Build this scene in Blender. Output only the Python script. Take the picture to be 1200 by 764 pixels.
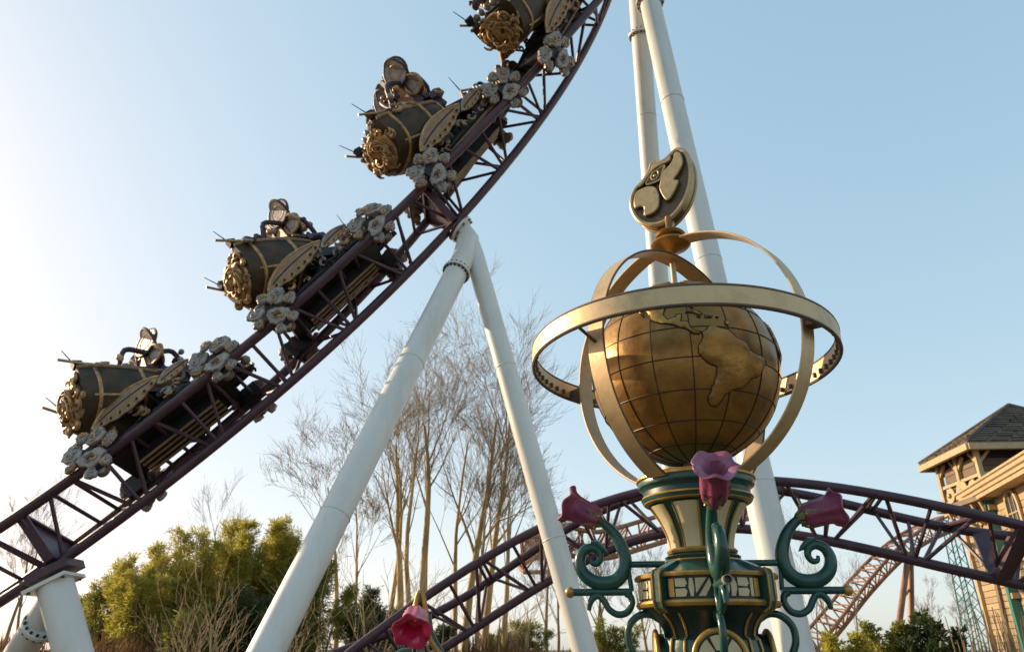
import bpy, bmesh, math, random
import numpy as np
from mathutils import Vector, Matrix
from mathutils.geometry import delaunay_2d_cdt

random.seed(7)
rng = np.random.default_rng(11)
R = math.radians
scene = bpy.context.scene
for o in list(bpy.data.objects):
    bpy.data.objects.remove(o)
COL = scene.collection

# ------------------------------------------------------------------ camera
F_PX, PITCH, EYE = 850.0, R(24.0), 1.6
cam_data = bpy.data.cameras.new('camera')
cam = bpy.data.objects.new('camera', cam_data)
COL.objects.link(cam)
cam.location = (0, 0, EYE)
cam.rotation_euler = (math.pi / 2 + PITCH, 0, 0)
cam_data.sensor_width = 36.0
cam_data.lens = F_PX / 1200.0 * 36.0
cam_data.clip_start = 0.1
cam_data.clip_end = 3000
cam_data.dof.use_dof = True
cam_data.dof.focus_distance = 4.0
cam_data.dof.aperture_fstop = 4.0
scene.camera = cam

# ------------------------------------------------------------------ sky, sun, exposure
SUN_AZ, SUN_EL = R(-64), R(20)          # azimuth from the view direction (+Y), negative = left
world = bpy.data.worlds.new('World')
scene.world = world
world.use_nodes = True
wn = world.node_tree.nodes
wl = world.node_tree.links
wn.clear()
sky = wn.new('ShaderNodeTexSky')
sky.sky_type = 'NISHITA'
sky.sun_disc = False
sky.sun_elevation = SUN_EL
sky.sun_rotation = SUN_AZ
sky.altitude = 0
sky.air_density = 1.0
sky.dust_density = 1.2
sky.ozone_density = 1.0
bg = wn.new('ShaderNodeBackground')
bg.inputs['Strength'].default_value = 0.14
wo = wn.new('ShaderNodeOutputWorld')
# the photograph's soft tone: the sky's range is compressed evenly over the whole dome, channel by channel
sep = wn.new('ShaderNodeSeparateColor'); com = wn.new('ShaderNodeCombineColor')
wl.new(sky.outputs[0], sep.inputs[0])
for i, (gain, gam) in enumerate(((0.80, 0.517), (0.755, 0.371), (0.752, 0.316))):
    m0 = wn.new('ShaderNodeMath'); m0.operation = 'MULTIPLY'; m0.inputs[1].default_value = 0.14
    m1 = wn.new('ShaderNodeMath'); m1.operation = 'POWER'; m1.inputs[1].default_value = gam
    m2 = wn.new('ShaderNodeMath'); m2.operation = 'MULTIPLY'; m2.inputs[1].default_value = gain / 0.14
    wl.new(sep.outputs[i], m0.inputs[0]); wl.new(m0.outputs[0], m1.inputs[0]); wl.new(m1.outputs[0], m2.inputs[0]); wl.new(m2.outputs[0], com.inputs[i])
wl.new(com.outputs[0], bg.inputs['Color'])
wl.new(bg.outputs[0], wo.inputs['Surface'])

sun_data = bpy.data.lights.new('sun', 'SUN')
sun_data.energy = 5.0
sun_data.angle = R(0.6)
sun_data.color = (1.0, 0.76, 0.48)
sun = bpy.data.objects.new('sun', sun_data)
COL.objects.link(sun)
SUND = Vector((math.sin(SUN_AZ) * math.cos(SUN_EL), math.cos(SUN_AZ) * math.cos(SUN_EL), math.sin(SUN_EL)))
sun.location = SUND * 60
sun.rotation_euler = (-SUND).to_track_quat('-Z', 'Y').to_euler()

scene.view_settings.view_transform = 'Standard'
scene.view_settings.look = 'None'
scene.view_settings.exposure = 0.5
scene.view_settings.gamma = 1.0
scene.view_settings.use_curve_mapping = False

# ------------------------------------------------------------------ pixel -> place
CP, SP = math.cos(PITCH), math.sin(PITCH)
def ray(px, py):
    u, v = (px - 600.0) / F_PX, (382.0 - py) / F_PX
    return Vector((u, CP - v * SP, SP + v * CP))
def at(px, py, Y):
    d = ray(px, py)
    return Vector((0, 0, EYE)) + d * (Y / d.y)
def atz(px, py, z):
    d = ray(px, py)
    return Vector((0, 0, EYE)) + d * ((z - EYE) / d.z)
def proj(p):
    q = Vector(p) - Vector((0, 0, EYE))
    f = q.y * CP + q.z * SP
    return (600 + F_PX * q.x / f, 382 - F_PX * (-q.y * SP + q.z * CP) / f)

# ------------------------------------------------------------------ mesh helpers
class MB:
    def __init__(s): s.v, s.f, s.sm = [], [], True
    def add(s, vs, fs):
        b = len(s.v); s.v.extend([tuple(q) for q in vs]); s.f.extend([tuple(i + b for i in f) for f in fs]); return s
    def box(s, c, h, M=None):
        c = Vector(c); vs = []
        for i in range(8):
            p = Vector((h[0] * (1 if i & 1 else -1), h[1] * (1 if i & 2 else -1), h[2] * (1 if i & 4 else -1)))
            if M is not None: p = M @ p
            vs.append(c + p)
        return s.add(vs, [(0,2,3,1),(4,5,7,6),(0,1,5,4),(2,6,7,3),(0,4,6,2),(1,3,7,5)])
    def bar(s, a, b, w, h, up=(0,0,1)):
        a, b = Vector(a), Vector(b); t = (b - a); L = t.length; t.normalize()
        x = t.cross(Vector(up)); x.normalize(); z = x.cross(t)
        M = Matrix((x, t, z)).transposed()
        return s.box((a + b) / 2, (w / 2, L / 2, h / 2), M)
    def tube(s, pts, r, n=8, cap=True, closed=False, flat=1.0):
        pts = [Vector(p) for p in pts]; m = len(pts)
        rs = r if isinstance(r, (list, tuple)) else [r] * m
        fr = frames(pts, closed); vs, fs = [], []
        for p, rr, (t, x, y) in zip(pts, rs, fr):
            for k in range(n):
                a = 2 * math.pi * k / n
                vs.append(p + x * (rr * math.cos(a)) + y * (rr * flat * math.sin(a)))
        for i in range(m if closed else m - 1):
            j = (i + 1) % m
            for k in range(n):
                k2 = (k + 1) % n
                fs.append((i*n+k, i*n+k2, j*n+k2, j*n+k))
        if cap and not closed:
            fs.append(tuple(reversed(range(n)))); fs.append(tuple(range((m-1)*n, m*n)))
        return s.add(vs, fs)
    def lathe(s, prof, n=32, M=None, a0=0.0, a1=2 * math.pi, fn=None):
        full = abs(a1 - a0 - 2 * math.pi) < 1e-6
        na = n if full else n + 1; vs, fs = [], []
        for i, (r, z) in enumerate(prof):
            for k in range(na):
                a = a0 + (a1 - a0) * k / n
                rr, zz = (r, z) if fn is None else fn(r, z, a, i)
                p = Vector((rr * math.cos(a), rr * math.sin(a), zz))
                vs.append(M @ p if M is not None else p)
        for i in range(len(prof) - 1):
            for k in range(n):
                k2 = (k + 1) % na
                fs.append((i*na+k, i*na+k2, (i+1)*na+k2, (i+1)*na+k))
        return s.add(vs, fs)
    def prism(s, poly, t0, t1, M, inset=0.0):
        """2D outline extruded from t0 to t1 along M's z; front may be inset for a soft edge"""
        n = len(poly); c = Vector((sum(p[0] for p in poly) / n, sum(p[1] for p in poly) / n))
        vs = [M @ Vector((p[0], p[1], t0)) for p in poly]
        vs += [M @ Vector((p[0], p[1], t1 - abs(inset))) for p in poly]
        k = []
        for i in range(n):
            a, b, d = Vector(poly[i-1]), Vector(poly[i]), Vector(poly[(i+1) % n])
            e1 = (b - a).normalized(); e2 = (d - b).normalized()
            nn = Vector((-(e1.y + e2.y), e1.x + e2.x))
            if nn.length < 1e-6: nn = Vector((-e1.y, e1.x))
            nn.normalize(); k.append(b + nn * inset)
        vs += [M @ Vector((p.x, p.y, t1)) for p in k]
        fs = [tuple(reversed(range(n))), tuple(range(2*n, 3*n))]
        for L in (0, 1):
            for i in range(n):
                j = (i + 1) % n; fs.append((L*n+i, L*n+j, L*n+n+j, L*n+n+i))
        return s.add(vs, fs)
    def ball(s, c, r, n=10, m=7, sc=(1,1,1)):
        c = Vector(c)
        prof = [(math.sin(math.pi*i/m), -math.cos(math.pi*i/m)) for i in range(m+1)]
        return s.lathe([(max(p[0], 1e-4)*r, p[1]*r) for p in prof], n, Matrix.Translation(c) @ Matrix.Diagonal((sc[0], sc[1], sc[2], 1)))
    def disc(s, c, axis, r, t, n=20, bev=0.15):
        c, a = Vector(c), Vector(axis).normalized()
        M = Matrix.Translation(c) @ a.to_track_quat('Z', 'Y').to_matrix().to_4x4()
        b = t * bev
        return s.lathe([(1e-4,-t/2),(r-b,-t/2),(r,-t/2+b),(r,t/2-b),(r-b,t/2),(1e-4,t/2)], n, M)
    def torus(s, c, axis, Rr, r, n=28, k=8):
        c, a = Vector(c), Vector(axis).normalized()
        q = a.to_track_quat('Z', 'Y')
        return s.tube([c + q @ Vector((Rr*math.cos(2*math.pi*i/n), Rr*math.sin(2*math.pi*i/n), 0)) for i in range(n)], r, k, closed=True)
    def mesh(s, name, smooth=True, angle=40):
        me = bpy.data.meshes.new(name); me.from_pydata(s.v, [], s.f); me.update()
        bm = bmesh.new(); bm.from_mesh(me); bmesh.ops.recalc_face_normals(bm, faces=bm.faces)
        bm.to_mesh(me); bm.free()
        if smooth:
            me.polygons.foreach_set('use_smooth', [True] * len(me.polygons))
            me.set_sharp_from_angle(angle=R(angle))
        return me
    def build(s, name, mat, parent=None, smooth=True, angle=40, kind=None, label=None):
        return link(name, s.mesh(name, smooth, angle), mat, parent, kind, label)

def link(name, me, mat, parent=None, kind=None, label=None):
    if mat is not None and len(me.materials) == 0: me.materials.append(mat)
    o = bpy.data.objects.new(name, me); COL.objects.link(o)
    if parent is not None:
        o.parent = parent
    if kind: o['kind'] = kind
    if label: o['label'] = label
    return o

def frames(pts, closed=False):
    m = len(pts); T = []
    for i in range(m):
        if closed: t = pts[(i+1) % m] - pts[i-1]
        else: t = pts[min(i+1, m-1)] - pts[max(i-1, 0)]
        if t.length < 1e-9: t = Vector((0,0,1))
        T.append(t.normalized())
    x = T[0].orthogonal().normalized(); out = []
    for i in range(m):
        x = (x - T[i] * x.dot(T[i]))
        if x.length < 1e-6: x = T[i].orthogonal()
        x.normalize(); out.append((T[i], x.copy(), T[i].cross(x)))
    if closed:
        t, xx, yy = out[0]; xl = out[-1][1]; xl = (xl - t*xl.dot(t)).normalized()
        ang = math.atan2(xl.dot(yy), xl.dot(xx))
        out = [(t, x*math.cos(-ang*i/m) + y*math.sin(-ang*i/m), y*math.cos(-ang*i/m) - x*math.sin(-ang*i/m)) for i, (t, x, y) in enumerate(out)]
    return out

def spline(pts, k=8, closed=False):
    """Catmull-Rom through points (any dimension)"""
    P = [np.array(p, float) for p in pts]; m = len(P); out = []
    for i in range(m if closed else m - 1):
        if closed: p0, p1, p2, p3 = P[i-1], P[i], P[(i+1) % m], P[(i+2) % m]
        else:
            p1, p2 = P[i], P[i+1]
            p0 = P[i-1] if i else 2*p1 - p2
            p3 = P[i+2] if i + 2 < m else 2*p2 - p1
        for j in range(k):
            t = j / k
            out.append(0.5*((2*p1) + (p2-p0)*t + (2*p0-5*p1+4*p2-p3)*t*t + (3*p1-p0-3*p2+p3)*t**3))
    if not closed: out.append(P[-1])
    return [tuple(float(c) for c in p) for p in out]

def resample(pts, n):
    P = np.array([tuple(p) for p in pts], float)
    d = np.concatenate([[0], np.cumsum(np.linalg.norm(np.diff(P, axis=0), axis=1))])
    u = np.linspace(0, d[-1], n)
    return np.stack([np.interp(u, d, P[:, i]) for i in range(P.shape[1])], 1), d[-1]

def thing(name, label, cat, loc=(0, 0, 0), group=None):
    o = bpy.data.objects.new(name, None); COL.objects.link(o)
    o.empty_display_size = 0.2
    o.location = loc
    return tag(o, label, cat, group)
def tag(o, label, cat, group=None):
    o['label'] = label; o['category'] = cat
    if group: o['group'] = group
    return o
def off(o):
    """matrix that takes world coordinates into the thing's own (unrotated) space"""
    return Vector(o.location)
def shifted(mb, o):
    l = o.location; mb.v = [(p[0]-l.x, p[1]-l.y, p[2]-l.z) for p in mb.v]; return mb
def part(mb, name, mat, o, **k):
    """world-coordinate geometry -> part of thing o (top-level empty with only a location)"""
    return shifted(mb, o).build(name, mat, o, **k)
def copy_tree(o, parent=None):
    c = o.copy(); COL.objects.link(c)
    if parent is not None: c.parent = parent
    for ch in o.children: copy_tree(ch, c)
    return c

# ------------------------------------------------------------------ materials
def mat(name, base, rough=0.5, metal=0.0, var=0.25, scale=6.0, col2=None, bump=0.0, bscale=40.0, spec=0.5, coat=0.0,
        translucent=0.0, stretch=None, rvar=0.15, dirt=None, dirt_scale=2.0, dirt_amt=0.5, per_obj=0.0, ridge=False):
    m = bpy.data.materials.new(name); m.use_nodes = True
    nt = m.node_tree; N, L = nt.nodes, nt.links; N.clear()
    out = N.new('ShaderNodeOutputMaterial'); b = N.new('ShaderNodeBsdfPrincipled')
    b.inputs['Metallic'].default_value = metal
    b.inputs['Specular IOR Level'].default_value = spec
    b.inputs['Coat Weight'].default_value = coat
    b.inputs['Coat Roughness'].default_value = 0.15
    tc = N.new('ShaderNodeTexCoord'); src = tc.outputs['Object']
    if stretch:
        mp = N.new('ShaderNodeMapping'); mp.inputs['Scale'].default_value = stretch
        L.new(src, mp.inputs[0]); src = mp.outputs[0]
    n1 = N.new('ShaderNodeTexNoise'); n1.inputs['Scale'].default_value = scale; n1.inputs['Detail'].default_value = 6; n1.inputs['Roughness'].default_value = 0.62
    L.new(src, n1.inputs['Vector'])
    c1 = base; c2 = col2 if col2 else tuple(max(0, c * (1 - var)) for c in base)
    cr = N.new('ShaderNodeValToRGB'); cr.color_ramp.elements[0].position = 0.34; cr.color_ramp.elements[1].position = 0.66
    cr.color_ramp.elements[0].color = (*c2, 1); cr.color_ramp.elements[1].color = (*c1, 1)
    L.new(n1.outputs['Fac'], cr.inputs['Fac']); colr = cr.outputs['Color']
    if dirt:
        n2 = N.new('ShaderNodeTexNoise'); n2.inputs['Scale'].default_value = dirt_scale; n2.inputs['Detail'].default_value = 9; n2.inputs['Roughness'].default_value = 0.7
        L.new(src, n2.inputs['Vector'])
        r2 = N.new('ShaderNodeMapRange'); r2.inputs[1].default_value = 0.48; r2.inputs[2].default_value = 0.75; r2.inputs[4].default_value = dirt_amt
        L.new(n2.outputs['Fac'], r2.inputs[0])
        mx = N.new('ShaderNodeMix'); mx.data_type = 'RGBA'
        L.new(r2.outputs[0], mx.inputs['Factor']); L.new(colr, mx.inputs['A']); mx.inputs['B'].default_value = (*dirt, 1)
        colr = mx.outputs['Result']
    if per_obj:
        oi = N.new('ShaderNodeObjectInfo'); hv = N.new('ShaderNodeHueSaturation')
        mr = N.new('ShaderNodeMapRange'); mr.inputs[3].default_value = 1 - per_obj; mr.inputs[4].default_value = 1 + per_obj
        L.new(oi.outputs['Random'], mr.inputs[0]); L.new(mr.outputs[0], hv.inputs['Value']); L.new(colr, hv.inputs['Color']); colr = hv.outputs['Color']
    L.new(colr, b.inputs['Base Color'])
    rr = N.new('ShaderNodeMapRange'); rr.inputs[3].default_value = max(0.05, rough - rvar); rr.inputs[4].default_value = min(1, rough + rvar)
    L.new(n1.outputs['Fac'], rr.inputs[0]); L.new(rr.outputs[0], b.inputs['Roughness'])
    if bump:
        n3 = N.new('ShaderNodeTexNoise'); n3.inputs['Scale'].default_value = bscale; n3.inputs['Detail'].default_value = 5
        L.new(src, n3.inputs['Vector'])
        bp = N.new('ShaderNodeBump'); bp.inputs['Strength'].default_value = bump; bp.inputs['Distance'].default_value = 0.02
        L.new(n3.outputs['Fac'], bp.inputs['Height']); L.new(bp.outputs[0], b.inputs['Normal'])
    if translucent:
        tr = N.new('ShaderNodeBsdfTranslucent'); L.new(colr, tr.inputs['Color'])
        ms = N.new('ShaderNodeMixShader'); ms.inputs[0].default_value = translucent
        L.new(b.outputs[0], ms.inputs[1]); L.new(tr.outputs[0], ms.inputs[2]); L.new(ms.outputs[0], out.inputs['Surface'])
    else:
        L.new(b.outputs[0], out.inputs['Surface'])
    return m

PURPLE = mat('plum_track_paint', (0.072, 0.032, 0.050), 0.42, 0.0, 0.3, 3, bump=0.08, dirt=(0.11, 0.075, 0.055), dirt_scale=4, dirt_amt=0.5, spec=0.4)
PURPLE2 = mat('faded_plum_plate', (0.12, 0.08, 0.125), 0.45, 0.0, 0.25, 3, dirt=(0.07, 0.05, 0.05), dirt_amt=0.4)
RUSTRED = mat('red_brown_track_paint', (0.33, 0.15, 0.07), 0.5, 0.0, 0.3, 2, dirt=(0.36, 0.24, 0.10), dirt_amt=0.5)
WHITE = mat('white_support_paint', (0.66, 0.655, 0.62), 0.38, 0.0, 0.06, 1.2, dirt=(0.38, 0.36, 0.30), dirt_scale=3.2, dirt_amt=0.45, bump=0.03, bscale=12, stretch=(1, 1, 0.22))
BOLT = mat('dark_bolt_steel', (0.08, 0.07, 0.065), 0.45, 0.6, 0.4, 20)
BRONZE = mat('aged_bronze_globe', (0.42, 0.225, 0.052), 0.38, 0.65, 0.3, 3.2, col2=(0.17, 0.09, 0.028), bump=0.12, bscale=22, dirt=(0.045, 0.024, 0.010), dirt_scale=3.0, dirt_amt=0.65, rvar=0.12)
BRONZE_LAND = mat('polished_bronze_land', (0.44, 0.25, 0.06), 0.40, 0.65, 0.3, 5, col2=(0.20, 0.11, 0.034), bump=0.25, bscale=30, dirt=(0.05, 0.028, 0.012), dirt_scale=4, dirt_amt=0.6)
BRONZE_DARK = mat('dark_bronze_line', (0.05, 0.03, 0.015), 0.5, 0.5, 0.4, 8)
BRASS = mat('satin_brass_band', (0.60, 0.43, 0.235), 0.45, 0.45, 0.18, 2.5, bump=0.05, bscale=30, dirt=(0.20, 0.125, 0.06), dirt_scale=6, dirt_amt=0.5)
BRASS_EMB = mat('antique_brass_relief', (0.54, 0.39, 0.20), 0.45, 0.4, 0.25, 8, bump=0.1, dirt=(0.13, 0.08, 0.04), dirt_scale=9, dirt_amt=0.6)
PATINA = mat('dark_patina', (0.15, 0.10, 0.06), 0.55, 0.3, 0.4, 9)
GREEN = mat('deep_green_enamel', (0.009, 0.082, 0.064), 0.30, 0.0, 0.35, 5, col2=(0.005, 0.044, 0.038), bump=0.10, bscale=25, spec=0.45, coat=0.1, dirt=(0.05, 0.065, 0.04), dirt_scale=9, dirt_amt=0.5)
GREEN_DK = mat('dark_green_enamel', (0.005, 0.026, 0.027), 0.34, 0.0, 0.3, 5, spec=0.4)  # darker green enamel of crown band, drum, taper and medallion grounds
CREAM = mat('cream_enamel', (0.60, 0.50, 0.30), 0.4, 0.0, 0.12, 6, dirt=(0.30, 0.25, 0.12), dirt_scale=7, dirt_amt=0.5, bump=0.05)
GOLD_TRIM = mat('gold_trim_paint', (0.52, 0.30, 0.075), 0.38, 0.5, 0.3, 12, dirt=(0.12, 0.07, 0.02), dirt_scale=10, dirt_amt=0.6)
PETAL = mat('rose_petal_enamel', (0.28, 0.058, 0.115), 0.40, 0.0, 0.35, 9, col2=(0.13, 0.016, 0.075), bump=0.22, bscale=26, spec=0.4, dirt=(0.10, 0.03, 0.05), dirt_scale=12, dirt_amt=0.6)
PETAL_LIP = mat('lilac_petal_lip', (0.33, 0.15, 0.25), 0.42, 0.0, 0.3, 9, col2=(0.23, 0.05, 0.10), bump=0.18, bscale=26, dirt=(0.13, 0.07, 0.11), dirt_scale=12, dirt_amt=0.6)
PETAL_RED = mat('crimson_petal_enamel', (0.60, 0.015, 0.075), 0.25, 0.0, 0.3, 7, col2=(0.38, 0.01, 0.07), coat=0.3)
PETAL_PINK = mat('pink_petal_enamel', (0.62, 0.13, 0.20), 0.3, 0.0, 0.25, 9, coat=0.2)
SEPAL = mat('olive_sepal_enamel', (0.22, 0.20, 0.09), 0.45, 0.0, 0.4, 14, col2=(0.06, 0.09, 0.05))
HULL = mat('dark_brown_green_gondola', (0.040, 0.031, 0.020), 0.48, 0.0, 0.4, 4, col2=(0.085, 0.048, 0.025), spec=0.3, dirt=(0.018, 0.022, 0.018), dirt_amt=0.7)
CARDARK = mat('black_chassis', (0.014, 0.015, 0.016), 0.5, 0.2, 0.4, 8)
CARGOLD = mat('gilded_ornament', (0.60, 0.38, 0.17), 0.45, 0.45, 0.35, 11, col2=(0.26, 0.15, 0.07), bump=0.2, dirt=(0.10, 0.06, 0.035), dirt_scale=16, dirt_amt=0.6)
CARBRONZE = mat('bronze_filigree', (0.34, 0.21, 0.115), 0.5, 0.3, 0.35, 9, bump=0.15, dirt=(0.10, 0.05, 0.03), dirt_scale=14, dirt_amt=0.6)
SILVER = mat('pewter_ornament', (0.40, 0.36, 0.33), 0.5, 0.2, 0.35, 9, col2=(0.17, 0.15, 0.15), bump=0.25, dirt=(0.16, 0.09, 0.05), dirt_scale=10, dirt_amt=0.7)
SEATMAT = mat('aubergine_seat', (0.06, 0.035, 0.055), 0.55, 0.0, 0.3, 10)
RUBBER = mat('brown_polymer_tyre', (0.16, 0.085, 0.05), 0.6, 0.0, 0.3, 14)
BARK = mat('pale_bark', (0.58, 0.39, 0.145), 0.8, 0.0, 0.4, 5, col2=(0.34, 0.21, 0.085), bump=0.4, bscale=18, dirt=(0.18, 0.15, 0.06), dirt_amt=0.4, stretch=(1, 1, 0.3))
TWIG = mat('grey_brown_twig', (0.33, 0.235, 0.125), 0.85, 0.0, 0.3, 4)
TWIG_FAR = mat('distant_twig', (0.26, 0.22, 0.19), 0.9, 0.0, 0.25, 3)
DRYSTEM = mat('dry_tan_stem', (0.40, 0.29, 0.16), 0.8, 0.0, 0.35, 6)
LEAF_Y = mat('yellow_green_leaf', (0.54, 0.46, 0.075), 0.5, 0.0, 0.4, 1.6, col2=(0.34, 0.32, 0.06), translucent=0.5)
LEAF_G = mat('olive_green_leaf', (0.40, 0.36, 0.065), 0.5, 0.0, 0.4, 1.6, col2=(0.19, 0.21, 0.045), translucent=0.45)
LEAF_D = mat('dark_laurel_leaf', (0.095, 0.125, 0.04), 0.45, 0.0, 0.4, 1.6, col2=(0.045, 0.07, 0.022), translucent=0.4)
BRACKEN = mat('dead_bracken', (0.27, 0.145, 0.055), 0.85, 0.0, 0.4, 3, col2=(0.14, 0.075, 0.03), translucent=0.2)
GROUND = mat('leaf_litter_ground', (0.13, 0.095, 0.055), 0.95, 0.0, 0.5, 1.2, col2=(0.06, 0.065, 0.025), bump=0.6, bscale=9)
WOOD = mat('weathered_tan_board', (0.46, 0.335, 0.19), 0.7, 0.0, 0.3, 4, col2=(0.33, 0.23, 0.13), stretch=(0.6, 0.6, 6), bump=0.25, bscale=14, dirt=(0.16, 0.11, 0.07), dirt_amt=0.5, per_obj=0.14)
WOOD_PALE = mat('pale_timber', (0.50, 0.36, 0.20), 0.6, 0.0, 0.25, 5, bump=0.15, dirt=(0.25, 0.17, 0.09), dirt_amt=0.4, per_obj=0.08)
WOOD_GREY = mat('grey_brown_board', (0.20, 0.15, 0.105), 0.8, 0.0, 0.35, 5, stretch=(0.6, 0.6, 6), bump=0.25, dirt=(0.07, 0.05, 0.04), dirt_amt=0.5, per_obj=0.2)
SHINGLE = mat('mossy_shingle', (0.13, 0.105, 0.08), 0.85, 0.0, 0.4, 3, col2=(0.07, 0.058, 0.048), bump=0.3, dirt=(0.17, 0.13, 0.06), dirt_scale=1.2, dirt_amt=0.6, per_obj=0.25)
TEAL = mat('teal_pilaster_paint', (0.03, 0.20, 0.17), 0.45, 0.0, 0.25, 4, dirt=(0.02, 0.07, 0.06), dirt_amt=0.4)
DARKIN = mat('unlit_interior', (0.03, 0.022, 0.017), 0.8, 0.0, 0.3, 3)
GLASS = mat('dull_window_glass', (0.05, 0.06, 0.07), 0.1, 0.0, 0.2, 2, spec=0.7)

# ------------------------------------------------------------------ ground
def sstep(a, b, x):
    t = min(1, max(0, (x - a) / (b - a))); return t * t * (3 - 2 * t)
def gh(x, y):
    """height of the ground: flat plaza, a low planted bank behind it"""
    return 1.15 * sstep(9.5, 16, y) * sstep(6, -1, x) + 0.35 * sstep(12, 18, y) * sstep(-1, 6, x) \
        + 0.10 * math.sin(x * 0.7 + 1) * math.sin(y * 0.5) * sstep(9, 14, y)
g = MB(); xs = [-900, -300, -100, -50] + [(-30 + i) for i in range(61)] + [50, 100, 300, 900]
ys = [-60, -10] + [i for i in range(0, 46)] + [60, 100, 300, 1500]
g.add([(x, y, gh(x, y)) for y in ys for x in xs],
      [(j*len(xs)+i, j*len(xs)+i+1, (j+1)*len(xs)+i+1, (j+1)*len(xs)+i) for j in range(len(ys)-1) for i in range(len(xs)-1)])
g.build('ground', GROUND, kind='structure')

# ------------------------------------------------------------------ coaster tracks
GAUGE, DEPTH = 1.2, 0.65
LARM = math.hypot(GAUGE / 2, DEPTH); BETA = math.atan2(GAUGE / 2, DEPTH)

def track_curve(spine, near, n=140, rollfit=5, rolls=None, deg=0):
    """spine: list of (px,py,Y); near: list of (px,py) of the near running rail. Returns arrays S, T, NR, FR, UP"""
    P = [at(*p) for p in spine]
    S, L = resample(spline([tuple(p) for p in P], 12), n)
    if deg:      # one smooth steel curve instead of the wobble of hand-read points
        uu = np.linspace(-1, 1, n); S = np.stack([np.polyval(np.polyfit(uu, S[:, k], deg), uu) for k in range(3)], 1); S, L = resample(S, n)
    T = np.gradient(S, axis=0); T /= np.linalg.norm(T, axis=1)[:, None]
    nc, _ = resample(spline(near, 14), 500) if near else (None, 0)
    E1, E2 = [], []
    for i in range(n):
        e2 = np.array([0, 1.0, 0]); e2 -= T[i] * (e2 @ T[i]); e2 /= np.linalg.norm(e2)      # away from the camera
        e1 = np.cross(T[i], e2) ; e1 = e1 if e1[2] > 0 else -e1                              # upwards
        E1.append(e1); E2.append(e2)
    E1, E2 = np.array(E1), np.array(E2)
    u = np.linspace(0, 1, n)
    if rolls is None:
        dirs = np.array([tuple(ray(*c)) for c in nc]); th, uu = [], []
        eye = np.array([0, 0, EYE])
        for i in range(n):
            den = dirs @ T[i]; k = ((S[i] - eye) @ T[i]) / np.where(abs(den) < 1e-6, 1e-6, den)
            X = eye + dirs * k[:, None] - S[i]
            a, b = X @ E1[i], X @ E2[i]; d = np.hypot(a, b)
            ok = (k > 0) & (b < 0.15) & (a > 0) & (d < 3)
            if not ok.any(): continue
            j = np.argmin(np.where(ok, abs(d - LARM), 1e9))
            if abs(d[j] - LARM) > 0.45: continue
            th.append(math.atan2(b[j], a[j])); uu.append(u[i])
        c = np.polyfit(uu, th, rollfit); TH = np.polyval(c, np.clip(u, min(uu), max(uu)))
    else:
        TH = np.interp(u, [r[0] for r in rolls], [math.radians(r[1]) for r in rolls])
        kk = np.ones(15) / 15; TH = np.convolve(np.pad(TH, 7, 'edge'), kk, 'valid')
    NR = S + LARM * (E1 * np.cos(TH)[:, None] + E2 * np.sin(TH)[:, None])
    F = TH + 2 * BETA
    FR = S + LARM * (E1 * np.cos(F)[:, None] + E2 * np.sin(F)[:, None])
    UP = (NR + FR) / 2 - S; UP /= np.linalg.norm(UP, axis=1)[:, None]
    return dict(S=S, T=T, N=NR, Fr=FR, UP=UP, L=L, n=n, TH=TH)

def pick(tr, key, s):
    x = np.linspace(0, tr['L'], tr['n'])
    return Vector([float(np.interp(s, x, tr[key][:, k])) for k in range(3)])

def build_track(tr, name, label, m, rr=0.078, rs=0.078, node=1.36, st=0.030, s0=0.3, sides=10, ties=True):
    mid = tr['S'][tr['n'] // 2]
    o = thing(name, label, 'coaster track', (float(mid[0]), float(mid[1]), float(min(tr['S'][:, 2]))))
    for key, r, nm in (('N', rr, 'rail'), ('Fr', rr, 'rail'), ('S', rs, 'spine')):
        part(MB().tube([Vector(p) for p in tr[key]], r, sides), nm, m, o)
    s = s0
    while s < tr['L'] - 0.2:
        for key in ('N', 'Fr'):
            for ds, dn in ((-0.10, -0.50), (0.0, 0.0), (0.10, 0.50)):
                if not (0 < s + dn < tr['L']): continue
                a, b = pick(tr, 'S', s + ds), pick(tr, key, s + dn)
                part(MB().tube([a, b], st, 6, cap=False), 'strut', m, o)
        if ties:
            for dn in (-0.52, 0.52):
                if 0 < s + dn < tr['L']:
                    part(MB().tube([pick(tr, 'N', s + dn), pick(tr, 'Fr', s + dn)], st, 6, cap=False), 'cross_tie', m, o)
        s += node
    return o

SP1 = [(-95, 760, 11), (0, 704.5, 11), (52, 674, 11), (94, 640, 11), (150, 598, 11), (203, 562, 11), (251, 523, 11), (295, 487, 11), (342, 448, 11),
       (367, 420, 11), (413, 383, 11), (446, 353, 11), (482, 316, 11), (524, 273, 11), (543, 250, 11), (592, 193, 11), (642, 131, 11),
       (674, 78, 11), (694, 42, 11), (713, 0, 11), (724, -32, 11), (734, -70, 11)]
NR1 = [(-80, 682), (0, 629), (50, 594), (103, 555), (144, 526), (201, 486), (238, 454), (289, 413), (320, 387), (349, 359), (389, 328), (431, 289), (461, 259),
       (497, 229), (533, 194), (576, 141), (616, 98), (658, 55), (681, 29), (704, 0), (725, -30), (742, -60)]
TR1 = track_curve(SP1, NR1, 220, 3, deg=7)
track1 = build_track(TR1, 'coaster_track', 'steep plum purple coaster track carrying the ornate cars up the sky', PURPLE, s0=0.62)

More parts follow.
